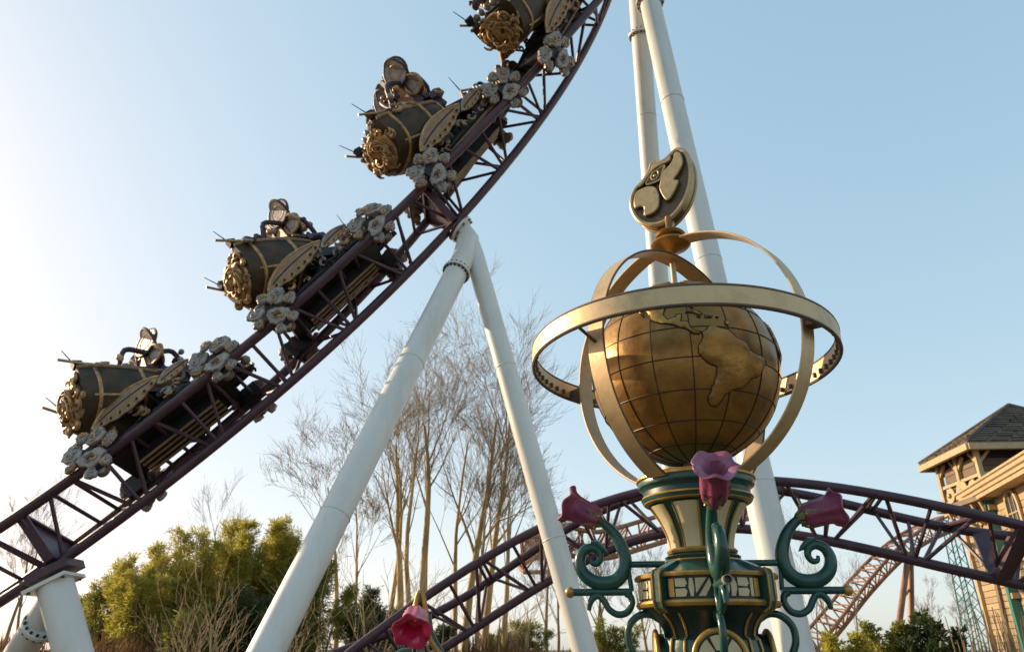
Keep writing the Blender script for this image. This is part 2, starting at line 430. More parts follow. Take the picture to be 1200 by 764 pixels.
SP2 = [(250, 905, 12.0), (330, 868, 12.0), (395, 835, 12.0), (440, 808, 12.0), (521, 757, 12.0), (547, 740, 12.0), (594, 712, 12.0), (644, 681, 12.0), (700, 652, 11.8), (760, 628, 11.6), (820, 617, 11.3), (870, 618, 11.0),
       (920, 625, 10.7), (960, 633, 10.5), (1023, 648, 10.3), (1066, 657, 10.2), (1121, 667, 10.1), (1172, 677, 10.0), (1230, 690, 10.0), (1300, 706, 10.0), (1400, 730, 10.0), (1500, 756, 10.0), (1600, 786, 10.0)]
NR2 = [(180, 885), (290, 840), (366, 798), (421, 763), (477, 722), (512, 692), (559, 657), (595, 635), (630, 616), (680, 594), (724, 580), (780, 574), (850, 574), (921, 578), (977, 578), (1023, 580),
       (1074, 586), (1112, 593), (1163, 607), (1200, 618), (1260, 638), (1320, 660), (1420, 694), (1520, 728), (1620, 765)]
TR2 = track_curve(SP2, NR2, 260, 6, deg=9)
track2 = build_track(TR2, 'coaster_track', 'low plum purple coaster track arching behind the green column', PURPLE, rr=0.068, rs=0.068, st=0.027, node=1.12, s0=0.75)
# heavy bracket frame between rail and spine at the right end
x2 = np.linspace(0, TR2['L'], TR2['n'])
sb = float(x2[np.argmin([abs(proj(p)[0] - 1172) for p in TR2['S']])])
a, b, c = pick(TR2, 'S', sb), pick(TR2, 'N', sb - 0.03), pick(TR2, 'Fr', sb + 0.03)
part(MB().bar(a, b, 0.20, 0.12), 'bracket', PURPLE, track2)
part(MB().bar(a, c, 0.20, 0.10), 'bracket', PURPLE, track2)

# far red-brown track
SP3 = [(640, 655, 34), (632, 648, 28), (645, 645, 24.5), (700, 655, 24), (760, 640, 24.5), (830, 618, 25), (880, 607, 26), (906, 606, 28.5), (912, 610, 33), (908, 618, 40), (900, 630, 52)]
TR3a = track_curve(SP3, None, 110, rolls=[(0, -30), (1, -25)])
build_track(TR3a, 'coaster_track', 'distant sunlit red brown coaster track behind the left rose lantern', RUSTRED, 0.075, 0.085, 0.9, 0.03, 0.3, 8)
SP3 = [(955, 775, 31), (988, 735, 31.2), (1024, 690, 31.6), (1064, 650, 32), (1105, 626, 32.6), (1150, 612, 33.4), (1200, 604, 34.5)]
TR3b = track_curve(SP3, None, 70, rolls=[(0, -62), (0.5, -48), (1, -30)])
track3 = build_track(TR3b, 'coaster_track', 'distant red brown coaster track curving up from the hedge to the tower', RUSTRED, 0.075, 0.085, 0.8, 0.03, 0.3, 8)
sup = thing('track_support', 'thin brown twin post support under the distant red brown track', 'support', (0, 0, 0))
for pa, pb in (((1064, 652), (1054, 728)), ((1067, 653), (1068, 728))):
    A = at(*pa, 32.0); B = at(*pb, 32.0 if pb[0] > 1060 else 31.2); B2 = B + (B - A) * ((0 - B.z) / (B - A).z)
    part(MB().tube([A, B2], 0.12, 10), 'leg', RUSTRED, sup)
    if pa[0] == 1064: A0 = B
A = at(1066, 690, 32.0); part(MB().tube([A, at(1059, 700, 31.5)], 0.05, 8), 'brace', RUSTRED, sup)

# ------------------------------------------------------------------ white supports
def flange(o, c, axis, r, t=0.05, bolts=14, name='flange', m=WHITE):
    f = part(MB().disc(c, axis, r, t, 32), name, m, o)
    q = Vector(axis).normalized().to_track_quat('Z', 'Y'); bm = None
    for k in range(bolts):
        a = 2 * math.pi * k / bolts
        p = Vector(c) + q @ Vector(((r * 0.88) * math.cos(a), (r * 0.88) * math.sin(a), 0))
        mb = MB().tube([p - Vector(axis).normalized() * (t * 0.5 + 0.03), p + Vector(axis).normalized() * (t * 0.5 + 0.03)], 0.021, 6)
        ob = shifted(mb, o).build('bolt', BOLT, f)
    return f
def to_ground(a, b, z=0.0):
    return a + (b - a) * ((z - a.z) / (b - a).z)

# A-frame under the climbing track
def near_s(tr, px):
    x = np.linspace(0, tr['L'], tr['n']); return float(x[np.argmin([abs(proj(p)[0] - px) for p in tr['S']])])
sA = near_s(TR1, 531)
SA, TA, UA = pick(TR1, 'S', sA), pick(TR1, 'T', sA).normalized(), pick(TR1, 'UP', sA).normalized()
H0 = SA - UA * 0.17
af = thing('tubular_trestle', 'white A frame of two thick tubes under the climbing track', 'support', (at(500, 764, 9.5).x, 9.5, 0))
part(MB().disc(SA - UA * 0.11, UA, 0.26, 0.05, 28), 'head_plate', PURPLE, af)
flange(af, H0, UA, 0.26, 0.05, 8)
K = at(552, 285, 10.95)
Lb = at(312, 764, 8.2); Rb = at(686, 764, 10.2)
Lg, Rg = to_ground(K, Lb), to_ground(K, Rb)
part(MB().tube([H0 + UA * -0.01, K + (H0 - K) * 0.3, K + (Lb - K) * 0.06, Lg], [0.17, 0.19, 0.19, 0.19], 32), 'leg', WHITE, af)
part(MB().tube([K + (H0 - K) * 0.2, K + (Rb - K) * 0.04, Rg], 0.165, 32), 'leg', WHITE, af)
dL = (Lb - K); pF = K + dL * 0.115
flange(af, pF, dL, 0.235, 0.05, 18)
for p in (Lg, Rg): part(MB().disc(p + Vector((0, 0, .03)), (0, 0, 1), 0.4, 0.06, 28), 'base_plate', WHITE, af)

# post at the lower end
sB = near_s(TR1, 70)
SB, UB, TB = pick(TR1, 'S', sB), pick(TR1, 'UP', sB).normalized(), pick(TR1, 'T', sB).normalized()
lp = thing('support_post', 'white post and raking tube carrying the low end of the track', 'support', (SB.x, SB.y, 0))
top = at(76, 668, 11.0)
c0 = SB - Vector((0, 0, 0.12))
part(MB().box(c0 + Vector((0, 0, -0.0)), (0.30, 0.24, 0.06), Matrix.Rotation(R(-28), 3, 'Y')), 'saddle_block', PURPLE, lp)
part(MB().box(c0 + Vector((0.03, 0, -0.16)), (0.30, 0.28, 0.025), Matrix.Rotation(R(-28), 3, 'Y')), 'cap_plate', WHITE, lp)
for dx in (-0.24, 0.24):
    for dy in (-0.22, 0.22):
        q = c0 + Vector((0.03, 0, -0.16)) + Matrix.Rotation(R(-28), 3, 'Y') @ Vector((dx, dy, -0.035))
        part(MB().disc(q, (0, 0, 1), 0.025, 0.03, 6), 'bolt', BOLT, lp)
pt = c0 + Vector((0.03, 0, -0.14))
part(MB().tube([pt, to_ground(pt, at(86, 764, 11.0))], 0.24, 32), 'post', WHITE, lp)
ra = at(72, 690, 11.0); rb = at(24, 764, 11.6)
part(MB().tube([ra, to_ground(ra, rb)], 0.21, 28), 'raking_tube', WHITE, lp)
flange(lp, at(49, 733, 11.28), rb - ra, 0.27, 0.07, 16)
pl = at(112, 764, 10.9)
part(MB().box(to_ground(pt, at(86, 764, 11.0)) + Vector((0, 0, .03)), (0.4, 0.4, 0.03)), 'base_plate', WHITE, lp)

# bulkhead plates across the truss above both supports
for s_ in (sB, sA):
    S0, n0, f0 = pick(TR1, 'S', s_), pick(TR1, 'N', s_), pick(TR1, 'Fr', s_)
    T0 = pick(TR1, 'T', s_).normalized(); cen = (S0 + n0 + f0) / 3
    tri = [cen + (p - cen) * 0.90 for p in (n0, f0)]; e = (tri[0] - tri[1]).normalized() * 0.16
    tri += [S0 - e, S0 + e]
    nn = T0 * 0.012
    part(MB().add([p + nn for p in tri] + [p - nn for p in tri], [(0,1,2,3),(7,6,5,4),(0,4,5,1),(1,5,6,2),(2,6,7,3),(3,7,4,0)]), 'bulkhead_plate', PURPLE2, track1, smooth=False)
    for i in range(4):
        part(MB().bar(tri[i], tri[(i+1) % 4], 0.14, 0.04, up=(tri[i] - cen)), 'bulkhead_flange', PURPLE, track1, smooth=False)

# tall pair behind the globe
tp = thing('tubular_trestle', 'tall white tube pair leaning together behind the bronze globe', 'support', (at(860, 764, 9).x, 9, 0))
Tt = at(752, -60, 11.2)
a1, b1 = at(745, -40, 11.3), at(772, 330, 13.2)
g1 = to_ground(a1, b1)
part(MB().tube([a1, g1], 0.20, 32), 'leg', WHITE, tp)
a2, b2 = at(752, -40, 11.1), at(929, 745, 9.4)
g2 = to_ground(a2, b2)
part(MB().tube([a2, g2], [0.205, 0.215], 32), 'leg', WHITE, tp)
d1, d2 = (b1 - a1), (b2 - a2)
def on_line(a, d, py):
    ks = np.linspace(-0.2, 1.2, 600); return a + d * float(ks[np.argmin([abs(proj(a + d * float(k))[1] - py) for k in ks])])
flange(tp, on_line(a1, d1, 42), d1, 0.27, 0.06, 16)
flange(tp, on_line(a2, d2, 3), d2, 0.29, 0.06, 16)
for p in (g1, g2): part(MB().disc(p + Vector((0, 0, .03)), (0, 0, 1), 0.45, 0.06, 28), 'base_plate', WHITE, tp)
# weld seams where the tube sections join
for o_, a_, b_, r_, fr in ((af, K, Lg, 0.19, (0.33, 0.62)), (af, K, Rg, 0.165, (0.30, 0.63)), (tp, a1, g1, 0.20, (0.22, 0.45, 0.7)), (tp, a2, g2, 0.210, (0.28, 0.52, 0.76))):
    for f in fr: part(MB().torus(a_.lerp(b_, f), b_ - a_, r_ - 0.002, 0.010, 32, 6), 'weld_seam', WHITE, o_)

# ------------------------------------------------------------------ globe column
CX, CY = 1.008, 4.0
GZ, GR = 3.07, 0.534
colm = thing('lantern_column', 'green and gold ornamental column with four rose lanterns on scrolled arms', 'column', (CX, CY, 0))
colm.scale = (0.96, 0.96, 1.0)
ROT = R(-6.5)                                   # the four arms are turned a little
AXES = [ROT - math.pi/2 + k * math.pi/2 for k in range(4)]      # front, right, back, left
def lath(name, prof, m, par=colm, n=64, **k):
    return MB().lathe(prof, n).build(name, m, par, **k)
def rz(r, z, a): return Vector((r * math.cos(a), r * math.sin(a), z))

# crown
crown = lath('crown', [(0.02,2.455),(0.285,2.455),(0.318,2.445),(0.327,2.425),(0.322,2.405),(0.306,2.395),(0.294,2.375),(0.290,2.345),(0.294,2.335)], GREEN)
lath('crown_rim', [(0.300,2.457),(0.320,2.462),(0.333,2.452),(0.334,2.440),(0.322,2.432)], GOLD_TRIM, crown)
lath('crown_band', [(0.289,2.390),(0.297,2.388),(0.298,2.350),(0.289,2.346)], GREEN_DK, crown)
lath('crown_lip', [(0.280,2.352),(0.303,2.350),(0.309,2.338),(0.303,2.326),(0.270,2.316),(0.255,2.300)], GREEN, crown)
lath('crown_lip_trim', [(0.290,2.355),(0.306,2.353),(0.312,2.343),(0.306,2.341)], GOLD_TRIM, crown)
lath('crown_lip_trim', [(0.300,2.327),(0.297,2.318),(0.280,2.311),(0.272,2.313)], GOLD_TRIM, crown)
# neck: green core with cream flared panels
def neck_r(z): 
    t = (z - 2.065) / (2.31 - 2.065); return 0.158 + 0.105 * max(0, t) ** 1.9
neck = lath('neck', [(neck_r(z), z) for z in np.linspace(2.065, 2.312, 14)], GREEN)
for k in range(8):
    a = ROT + R(22.5) + k * R(45)
    hw = R(15.0)
    p = MB(); zs = [float(z) for z in np.linspace(2.075, 2.300, 12)]; vs, fs = [], []; m_ = 7
    for z in zs:
        for j in range(m_):
            b = a - hw + 2 * hw * j / (m_ - 1); e = 0.010 if 0 < j < m_ - 1 else 0.0
            vs.append(rz(neck_r(z) + 0.004 + e, z, b))
    for i in range(len(zs) - 1):
        for j in range(m_ - 1): fs.append((i*m_+j, i*m_+j+1, (i+1)*m_+j+1, (i+1)*m_+j))
    p.add(vs, fs).build('panel', CREAM, neck)
    for sgn in (-1, 1):
        MB().tube([rz(neck_r(z) + 0.006, z, a + sgn * (hw + R(1.2))) for z in zs], 0.005, 6).build('panel_edge', GOLD_TRIM, neck)
lath('neck_ring', [(0.16,2.085),(0.182,2.082),(0.192,2.070),(0.186,2.058),(0.170,2.054)], GOLD_TRIM)
lath('neck_ring', [(0.165,2.056),(0.190,2.052),(0.205,2.042),(0.200,2.030),(0.180,2.026)], GREEN)
lath('neck_ring', [(0.17,2.030),(0.206,2.026),(0.212,2.018),(0.204,2.010)], GOLD_TRIM)
# shoulder and drum
BR = 0.365
sh = lath('shoulder', [(0.19,2.02),(0.215,2.012),(0.27,1.985),(0.335,1.952),(0.368,1.940)], GREEN)
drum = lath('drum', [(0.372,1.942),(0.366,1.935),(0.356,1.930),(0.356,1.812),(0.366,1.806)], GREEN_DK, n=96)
lath('drum_trim', [(0.355,1.948),(0.374,1.948),(0.380,1.940),(0.378,1.928),(0.360,1.924)], GOLD_TRIM, drum, n=96)
lath('drum_trim', [(0.356,1.822),(0.374,1.818),(0.380,1.806),(0.372,1.792),(0.340,1.788)], GOLD_TRIM, drum, n=96)
# cream mosaic pieces on the drum, in the run of glyph-like shapes
def drum_piece(par, poly, m=CREAM, z0=1.832, z1=1.915, r=0.3565, th=0.006):
    outl = []
    n = len(poly)
    for i in range(n):
        (u0, v0), (u1, v1) = poly[i], poly[(i+1) % n]
        for q in range(3): outl.append((u0 + (u1-u0)*q/3, v0 + (v1-v0)*q/3))
    vs = [rz(r + 0.0, z0 + (z1-z0)*v, u) for u, v in outl] + [rz(r + th, z0 + (z1-z0)*v, u) for u, v in outl]
    n = len(outl)
    MB().add(vs, [tuple(range(n, 2*n))] + [(i, (i+1) % n, n + (i+1) % n, n + i) for i in range(n)]).build('tile', m, par, smooth=False)
SEQ = ['g', 'H', 'l', 'z', 'h', 'c', 'd', 'H', 'i', 'g']
for k in range(4):
    a0 = ROT + R(45) + k * math.pi / 2 + R(6.5); a1 = a0 + math.pi / 2 - R(13)
    wts = {'g': .8, 'H': 1.5, 'l': .75, 'z': 1.8, 'h': 1.1, 'c': .8, 'd': .8, 'i': .55}
    tot = sum(wts[c] for c in SEQ); u = a0; gp = R(0.55)
    for c in SEQ:
        w = (a1 - a0) * wts[c] / tot; A, B = u + gp, u + w - gp; W = B - A; u += w
        X = lambda q: A + W * q
        if c == 'g': drum_piece(drum, [(X(0), 0), (X(1), 0), (X(1), 1), (X(0), 1)], GOLD_TRIM)
        elif c == 'H':
            drum_piece(drum, [(X(0), .56), (X(.8), .52), (X(1), .7), (X(.85), 1), (X(0), 1)])
            drum_piece(drum, [(X(0), 0), (X(.85), 0), (X(1), .3), (X(.8), .44), (X(0), .42)])
        elif c == 'l': drum_piece(drum, [(X(.3), 0), (X(.8), 0), (X(1), .5), (X(.8), 1), (X(.2), 1), (X(0), .5)])
        elif c == 'z':
            drum_piece(drum, [(X(0), .15), (X(.75), 1), (X(0), 1)])
            drum_piece(drum, [(X(.15), 0), (X(.6), 0), (X(1), .6), (X(.92), .98)])
        elif c == 'h':
            drum_piece(drum, [(X(.1), .58), (X(.9), .58), (X(.7), 1), (X(.3), 1)]); drum_piece(drum, [(X(0), 0), (X(1), 0), (X(.9), .42), (X(.1), .42)])
        elif c in 'cd': drum_piece(drum, [(X(0), 0), (X(.6), 0), (X(1), .35), (X(1), .65), (X(.6), 1), (X(0), 1)])
        else: drum_piece(drum, [(X(0), 0), (X(1), 0), (X(1), 1), (X(0), 1)])
# four ribs on the diagonals
for k in range(4):
    a = ROT + R(45) + k * math.pi / 2
    rad, tan = Vector((math.cos(a), math.sin(a), 0)), Vector((-math.sin(a), math.cos(a), 0))
    prof = [(0.205,2.005),(0.25,2.012),(0.355,1.968),(0.392,1.955),(0.402,1.935),(0.402,1.812),(0.392,1.782),(0.36,1.765),(0.345,1.78),(0.345,1.94)]
    M = Matrix((( rad.x, 0, tan.x, 0), (rad.y, 0, tan.y, 0), (0, 1, 0, 0), (0, 0, 0, 1)))
    rib = MB().prism(prof, -0.024, 0.024, M).build('rib', GREEN, drum, smooth=False)
    edge = [rad * (r + 0.002) + Vector((0, 0, z)) for r, z in prof[2:8]]
    for sgn in (-1, 1):
        MB().tube([e + tan * 0.024 * sgn for e in edge], 0.006, 6).build('rib_edge', GOLD_TRIM, drum)
# taper and lower body
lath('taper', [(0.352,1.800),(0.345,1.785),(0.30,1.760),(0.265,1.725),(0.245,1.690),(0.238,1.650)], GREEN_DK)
body = lath('lower_body', [(0.236,1.655),(0.262,1.640),(0.272,1.60),(0.272,1.36),(0.262,1.33),(0.225,1.31)], GREEN)
for k in range(8):
    a = ROT - math.pi/2 + k * R(45) ; front = Vector((math.cos(a), math.sin(a), 0))
    c = front * 0.276 + Vector((0, 0, 1.555))
    if k % 2 == 0:
        M = Matrix.Translation(c) @ front.to_track_quat('Z', 'Y').to_matrix().to_4x4()
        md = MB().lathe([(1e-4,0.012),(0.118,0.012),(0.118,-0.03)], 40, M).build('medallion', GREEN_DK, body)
        MB().torus(c + front * 0.012, front, 0.128, 0.014, 48, 10).build('medallion_ring', GOLD_TRIM, body)
        for j in range(6):
            b0, b1 = R(60*j + 5), R(60*j + 55)
            outl = [(0.045*math.cos(b0), 0.045*math.sin(b0))] + [(0.108*math.cos(b0+(b1-b0)*q/5), 0.108*math.sin(b0+(b1-b0)*q/5)) for q in range(6)] + [(0.045*math.cos(b1), 0.045*math.sin(b1))]
            MB().prism(outl, 0.012, 0.020, M).build('petal_tile', CREAM, body, smooth=False)
        MB().lathe([(1e-4,0.020),(0.034,0.020),(0.034,0.012)], 6, M).build('petal_tile', CREAM, body, smooth=False)
    else:
        for sgn in (-1, 1):
            b = a + sgn * R(9)
            MB().tube([rz(r + .004, z, b) for r, z in [(0.30,1.76),(0.266,1.725),(0.247,1.69),(0.241,1.66),(0.264,1.645),(0.275,1.60),(0.275,1.36)]], 0.007, 6).build('body_bead', GOLD_TRIM, body)
# plinth down to the paving
ped = lath('plinth', [(0.225,1.315),(0.21,1.25),(0.20,1.10),(0.215,0.95),(0.26,0.86),(0.31,0.82),(0.33,0.78),(0.33,0.30),(0.36,0.26),(0.42,0.22),(0.45,0.14),(0.45,0.0)], GREEN)
for z, r in ((1.32, .235), (0.83, .318), (0.25, .40)): MB().torus((0, 0, z), (0, 0, 1), r, 0.014, 56, 8).build('plinth_ring', GOLD_TRIM, ped)

# ------------------------------------------------------------------ arms and roses
def rose(par, base, axis, L=0.215, rm=0.105, roll=0.0, mats=(PETAL, PETAL_LIP), sep=True):
    axis = Vector(axis).normalized()
    M = Matrix.Translation(base) @ axis.to_track_quat('Z', 'Y').to_matrix().to_4x4() @ Matrix.Rotation(roll, 4, 'Z')
    def wav(r, z, a, i):
        k = max(0, (z / L - 0.55) / 0.45)
        rib = 1 + 0.07 * math.cos(7 * a) * (1 - k) + k * (0.05 * math.cos(5 * a + 0.4) + 0.03 * math.cos(9 * a))
        return r * rib, z + k * 0.012 * math.cos(5 * a + 2.0) * (r / rm)
    cup = [(0.020,0.0),(0.052,0.008),(0.066,0.04),(0.068,0.10),(0.071,0.140),(0.080,0.168),(0.094,0.184),(rm,0.190)]
    fl = MB().lathe([(r, z * L / 0.2) for r, z in cup], 56, M, fn=wav).build('rose', mats[0], par)
    lip = [(rm,0.190),(rm*1.02,0.194),(rm*0.98,0.199),(0.082,0.196),(0.062,0.182),(0.050,0.14),(0.036,0.09),(0.001,0.085)]
    MB().lathe([(r, z * L / 0.2) for r, z in lip], 56, M, fn=wav).build('petal_lip', mats[1], fl)
    if sep:
        for j in range(5):
            a = R(72 * j); pts = []
            for t, r, w in ((-.03,.022,.012),(0.0,.040,.022),(.025,.060,.024),(.055,.064,.016),(.085,.078,.002)):
                for q in (-1, 0, 1): pts.append(M @ Vector(((r + .003 - abs(q)*.004)*math.cos(a + q*w/r), (r + .003 - abs(q)*.004)*math.sin(a + q*w/r), t)))
            MB().add(pts, [(i*3+q, i*3+q+1, i*3+q+4, i*3+q+3) for i in range(4) for q in (0, 1)]).build('sepal', SEPAL, fl)
    for j in range(10):
        a = R(36*j); MB().ball(M @ Vector((0.056*math.cos(a), 0.056*math.sin(a), 0.012)), 0.009, 8, 6).build('bead', GOLD_TRIM, fl) if j % 2 == 0 else None
    return fl

MAIN = [(0.545,2.235,.028),(0.50,2.20,.032),(0.455,2.14,.038),(0.425,2.06,.043),(0.432,1.985,.045),(0.475,1.935,.045),(0.54,1.918,.045),(0.61,1.932,.044),
        (0.66,1.975,.041),(0.675,2.03,.037),(0.655,2.08,.033),(0.61,2.10,.029),(0.57,2.082,.025),(0.56,2.045,.022),(0.58,2.018,.019),(0.607,2.022,.015),(0.612,2.045,.010)]
HOOK = [(0.635,1.785),(0.628,1.82),(0.605,1.85),(0.575,1.855),(0.55,1.83),(0.525,1.79),(0.48,1.765),(0.43,1.775),(0.402,1.815),(0.405,1.85),(0.43,1.868)]
LOWER = [(0.25,1.735),(0.31,1.765),(0.375,1.755),(0.425,1.705),(0.43,1.635),(0.40,1.57),(0.36,1.50),(0.33,1.42),(0.29,1.38)]
TILT = [43, 14, 25, 27]
for k, a in enumerate(AXES):
    def P(r, z, s=0.0): return Vector((r*math.cos(a) - s*math.sin(a), r*math.sin(a) + s*math.cos(a), z))
    sp = spline(MAIN, 6)
    arm = MB().tube([P(r, z) for r, z, q in sp], [q * 0.84 for r, z, q in sp], 14).build('scroll_arm', GREEN, colm)
    MB().tube([P(0.545,2.235), P(0.553,2.24)], [0.030, 0.022], 12).build('arm_collar', SEPAL, arm)
    # curled leaf tip where the spiral begins
    MB().tube([P(0.61,2.125), P(0.58,2.118), P(0.535,2.085), P(0.515,2.068)], [0.012,0.024,0.014,0.002], 8).build('leaf_tip', GREEN, arm)
    MB().tube([P(0.17,2.012), P(0.42,2.012)], 0.017, 12).build('tie_bar', GREEN, arm)
    MB().tube([P(0.395,1.875), P(0.72,1.875)], 0.019, 12).build('lower_bar', GREEN, arm)
    MB().tube([P(0.398,1.878), P(0.412,2.03)], 0.013, 8).build('upright', GREEN, arm)
    if k == 0:
        MB().lathe([(0.0215,-.03),(0.0215,.02),(0.0165,.02),(0.0165,-.03)], 20, Matrix.Translation(P(0.735,1.875)) @ Vector((math.cos(a), math.sin(a), 0)).to_track_quat('Z','Y').to_matrix().to_4x4()).build('pipe_end', SILVER, arm)
    else:
        MB().ball(P(0.735,1.875), 0.028, 14, 10, (1,1,1)).build('bar_knob', GOLD_TRIM, arm)
    hk = spline(HOOK, 6)
    MB().tube([P(*q) for q in hk], [0.012 + 0.006*min(1, i/8) for i in range(len(hk))], 10).build('s_hook', GREEN, arm)
    lw = spline(LOWER, 6)
    MB().tube([P(*q) for q in lw], 0.019, 12).build('lower_scroll', GREEN, colm)
    t = R(TILT[k]); yaw = 0.12 if k == 1 else 0.0
    ax = Vector((math.cos(a + yaw) * math.cos(t), math.sin(a + yaw) * math.cos(t), math.sin(t)))
    base = P(0.555, 2.24)
    if k == 0: base = P(0.60, 2.225)
    rose(arm, base, ax, rm=0.110 if k == 0 else 0.104, roll=0.5 * k)
    if k == 0: MB().tube([P(0.53,2.225), P(0.575,2.215), base + ax*0.02], 0.026, 10).build('rose_stem', GREEN, arm)
# ------------------------------------------------------------------ globe
glob = thing('armillary_globe', 'bronze world globe inside three brass rings on top of green column', 'globe', (CX, CY, 2.46))
dz = GZ - 2.46
MB().lathe([(GR*math.sin(math.pi*i/48)+1e-4, dz - GR*math.cos(math.pi*i/48)) for i in range(49)], 96).build('sphere', BRONZE, glob, angle=180)
LON0 = -67.0     # meridian that faces the camera side
def sph(lon, lat, r):
    a = -math.pi/2 + R(lon - LON0 + 8); b = R(lat)
    return Vector((r*math.cos(b)*math.cos(a), r*math.cos(b)*math.sin(a), dz + r*math.sin(b)))
for k in range(16):
    lon = LON0 + 6 + 22.5*k
    MB().tube([sph(lon, t, GR+0.001) for t in range(-84, 85, 4)], 0.0032, 5).build('meridian', BRONZE_DARK, glob)
for lat in (-63, -46, -28, -10, 8, 26, 44, 62):
    MB().tube([sph(lo, lat, GR+0.001) for lo in range(0, 360, 4)], 0.0032, 5, closed=True).build('parallel', BRONZE_DARK, glob)
LANDS = {
 'north': [(-168,66),(-156,71),(-128,70),(-110,68),(-95,69),(-94,61),(-93,58),(-82,55),(-79,51),(-77,57),(-78,62),(-70,61),(-64,58),(-58,53),(-60,50),(-66,49),(-64,46),(-70,43),(-74,40),(-76,35),(-81,31),(-80,25),(-82,27),(-84,30),(-90,29),(-95,29),(-97,26),(-98,22),(-95,18),(-91,19),(-90,21),(-87,21),(-88,16),(-84,15.5),(-83,11),(-80,9),(-77.5,8.5),(-78.5,7),(-82,7.5),(-86,11),(-92,14),(-96,15.5),(-102,17.5),(-105.5,20),(-106,23),(-109,27),(-113,31),(-114.5,31),(-112,27),(-110,23),(-112,25),(-115,29),(-117,33),(-121,35),(-124,40),(-124,48),(-130,54),(-137,59),(-150,61),(-158,57),(-165,61)],
 'south': [(-77,8),(-73,11.5),(-70,12),(-62,10.5),(-57,6),(-51,4),(-49,0),(-44,-3),(-38,-4),(-35,-8),(-38,-13),(-40,-20),(-43,-23),(-48,-26),(-52,-33),(-57,-36),(-62,-40),(-65,-44),(-67,-49),(-69,-53),(-73,-52),(-75,-46),(-73,-38),(-71,-28),(-70,-18),(-76,-14),(-80,-6),(-80,-1),(-77.5,3)],
 'cuba': [(-84.5,22),(-80,23),(-75,20.5),(-77,19.8),(-80,21.8)],
 'jam': [(-78.5,18.5),(-76.2,18.2),(-77,17.7)],
 'pr': [(-67.3,18.5),(-65.5,18.4),(-66.5,17.8)],
 'antil': [(-62,16.5),(-60.5,15),(-61,13),(-62.3,14)],
 'newf': [(-59,48),(-55,51.5),(-53,47)],
 'baffin': [(-85,72),(-75,73),(-62,66),(-66,62.5),(-74,65),(-80,70)],
 'hisp': [(-74,19.5),(-69,19),(-70,18),(-74,18.2)],
 'green': [(-70,77),(-55,82),(-30,83),(-20,76),(-24,70),(-40,65),(-45,60),(-52,66),(-54,72)],
 'africa': [(-16,15),(-17,21),(-10,30),(-6,35.5),(10,37),(11,33),(20,31),(32,31),(38,20),(43,12),(51,12),(44,2),(39,-6),(40,-15),(35,-22),(32,-28),(26,-34),(18,-34),(12,-18),(13,-8),(9,0),(8,4.5),(-2,5),(-8,4.5),(-13,9)],
}
def jag(poly, amp, n=4, seed=1):
    rr = random.Random(seed); out = []
    for i in range(len(poly)):
        (a, b), (c, d) = poly[i], poly[(i+1) % len(poly)]; L = math.hypot(c-a, d-b); m_ = max(1, int(L / 2.5))
        for j in range(m_):
            t = j / m_; q = amp if j else 0
            out.append((a + (c-a)*t + rr.uniform(-q, q), b + (d-b)*t + rr.uniform(-q, q)))
    return out
LATOFF = -4.0
for nm, poly in LANDS.items():
    pl = [(x, y * 0.64 if y < 0 else y) for x, y in jag(poly, 0.7, seed=len(poly))]
    lo0, lo1 = min(p[0] for p in pl), max(p[0] for p in pl); la0, la1 = min(p[1] for p in pl), max(p[1] for p in pl)
    n = len(pl); vs = [Vector(p) for p in pl]
    gx = np.arange(lo0 + 1.5, lo1, 4.0); gy = np.arange(la0 + 1.5, la1, 4.0)
    vs += [Vector((float(x), float(y))) for x in gx for y in gy]
    V2, _, F2, *_ = delaunay_2d_cdt(vs, [(i, (i+1) % n) for i in range(n)], [], 1, 1e-5)
    mb = MB(); edge = set()
    from collections import Counter
    cnt = Counter()
    for f in F2:
        for i in range(len(f)): cnt[tuple(sorted((f[i], f[(i+1) % len(f)])))] += 1
    bnd = {v for e, c in cnt.items() if c == 1 for v in e}
    mb.add([sph(v.x, v.y + LATOFF, GR + (0.005 if i in bnd else 0.017)) for i, v in enumerate(V2)], F2)
    land = mb.build('landmass', BRONZE_LAND, glob, angle=80)
    MB().tube([sph(x, y + LATOFF, GR + 0.003) for x, y in pl], 0.0045, 5, closed=True).build('coastline', BRONZE_DARK, land)  # dark tube: patina and crease shade along the coast, put into its colour

def band(name, axis_u, axis_v, Rr, w, t, c, par, m, n=96, a0=0, a1=2*math.pi, wid=None):
    """flat hoop: circle in plane (u,v), broad face looking outwards"""
    u, v = Vector(axis_u).normalized(), Vector(axis_v).normalized(); nrm = u.cross(v)
    full = abs(a1 - a0 - 2*math.pi) < 1e-6; vs, fs = [], []; na = n if full else n + 1
    sec = [(Rr - t/2, -w/2), (Rr + t/2, -w/2), (Rr + t/2, w/2), (Rr - t/2, w/2)]
    for k in range(na):
        a = a0 + (a1 - a0)*k/n; d = u*math.cos(a) + v*math.sin(a)
        for r, h in sec: vs.append(Vector(c) + d*r + nrm*h)
    for k in range(n):
        k2 = (k+1) % na
        for j in range(4): fs.append((k*4+j, k*4+(j+1) % 4, k2*4+(j+1) % 4, k2*4+j))
    if not full: fs += [(0,1,2,3), tuple(range((na-1)*4, na*4))]
    return MB().add(vs, fs).build(name, m, par, angle=30)
C0 = Vector((0, 0, dz))
tl = Matrix.Rotation(R(1.2), 3, 'Y')
u, v = tl @ Vector((1, 0, 0)), tl @ Vector((0, 1, 0))
cz = Vector((0, 0, 3.16 - 2.46))
cz = cz + Vector((-0.012, 0, 0))
hr = band('horizon_ring', u, v, 0.868, 0.102, 0.016, cz, glob, BRASS)
nr = u.cross(v)
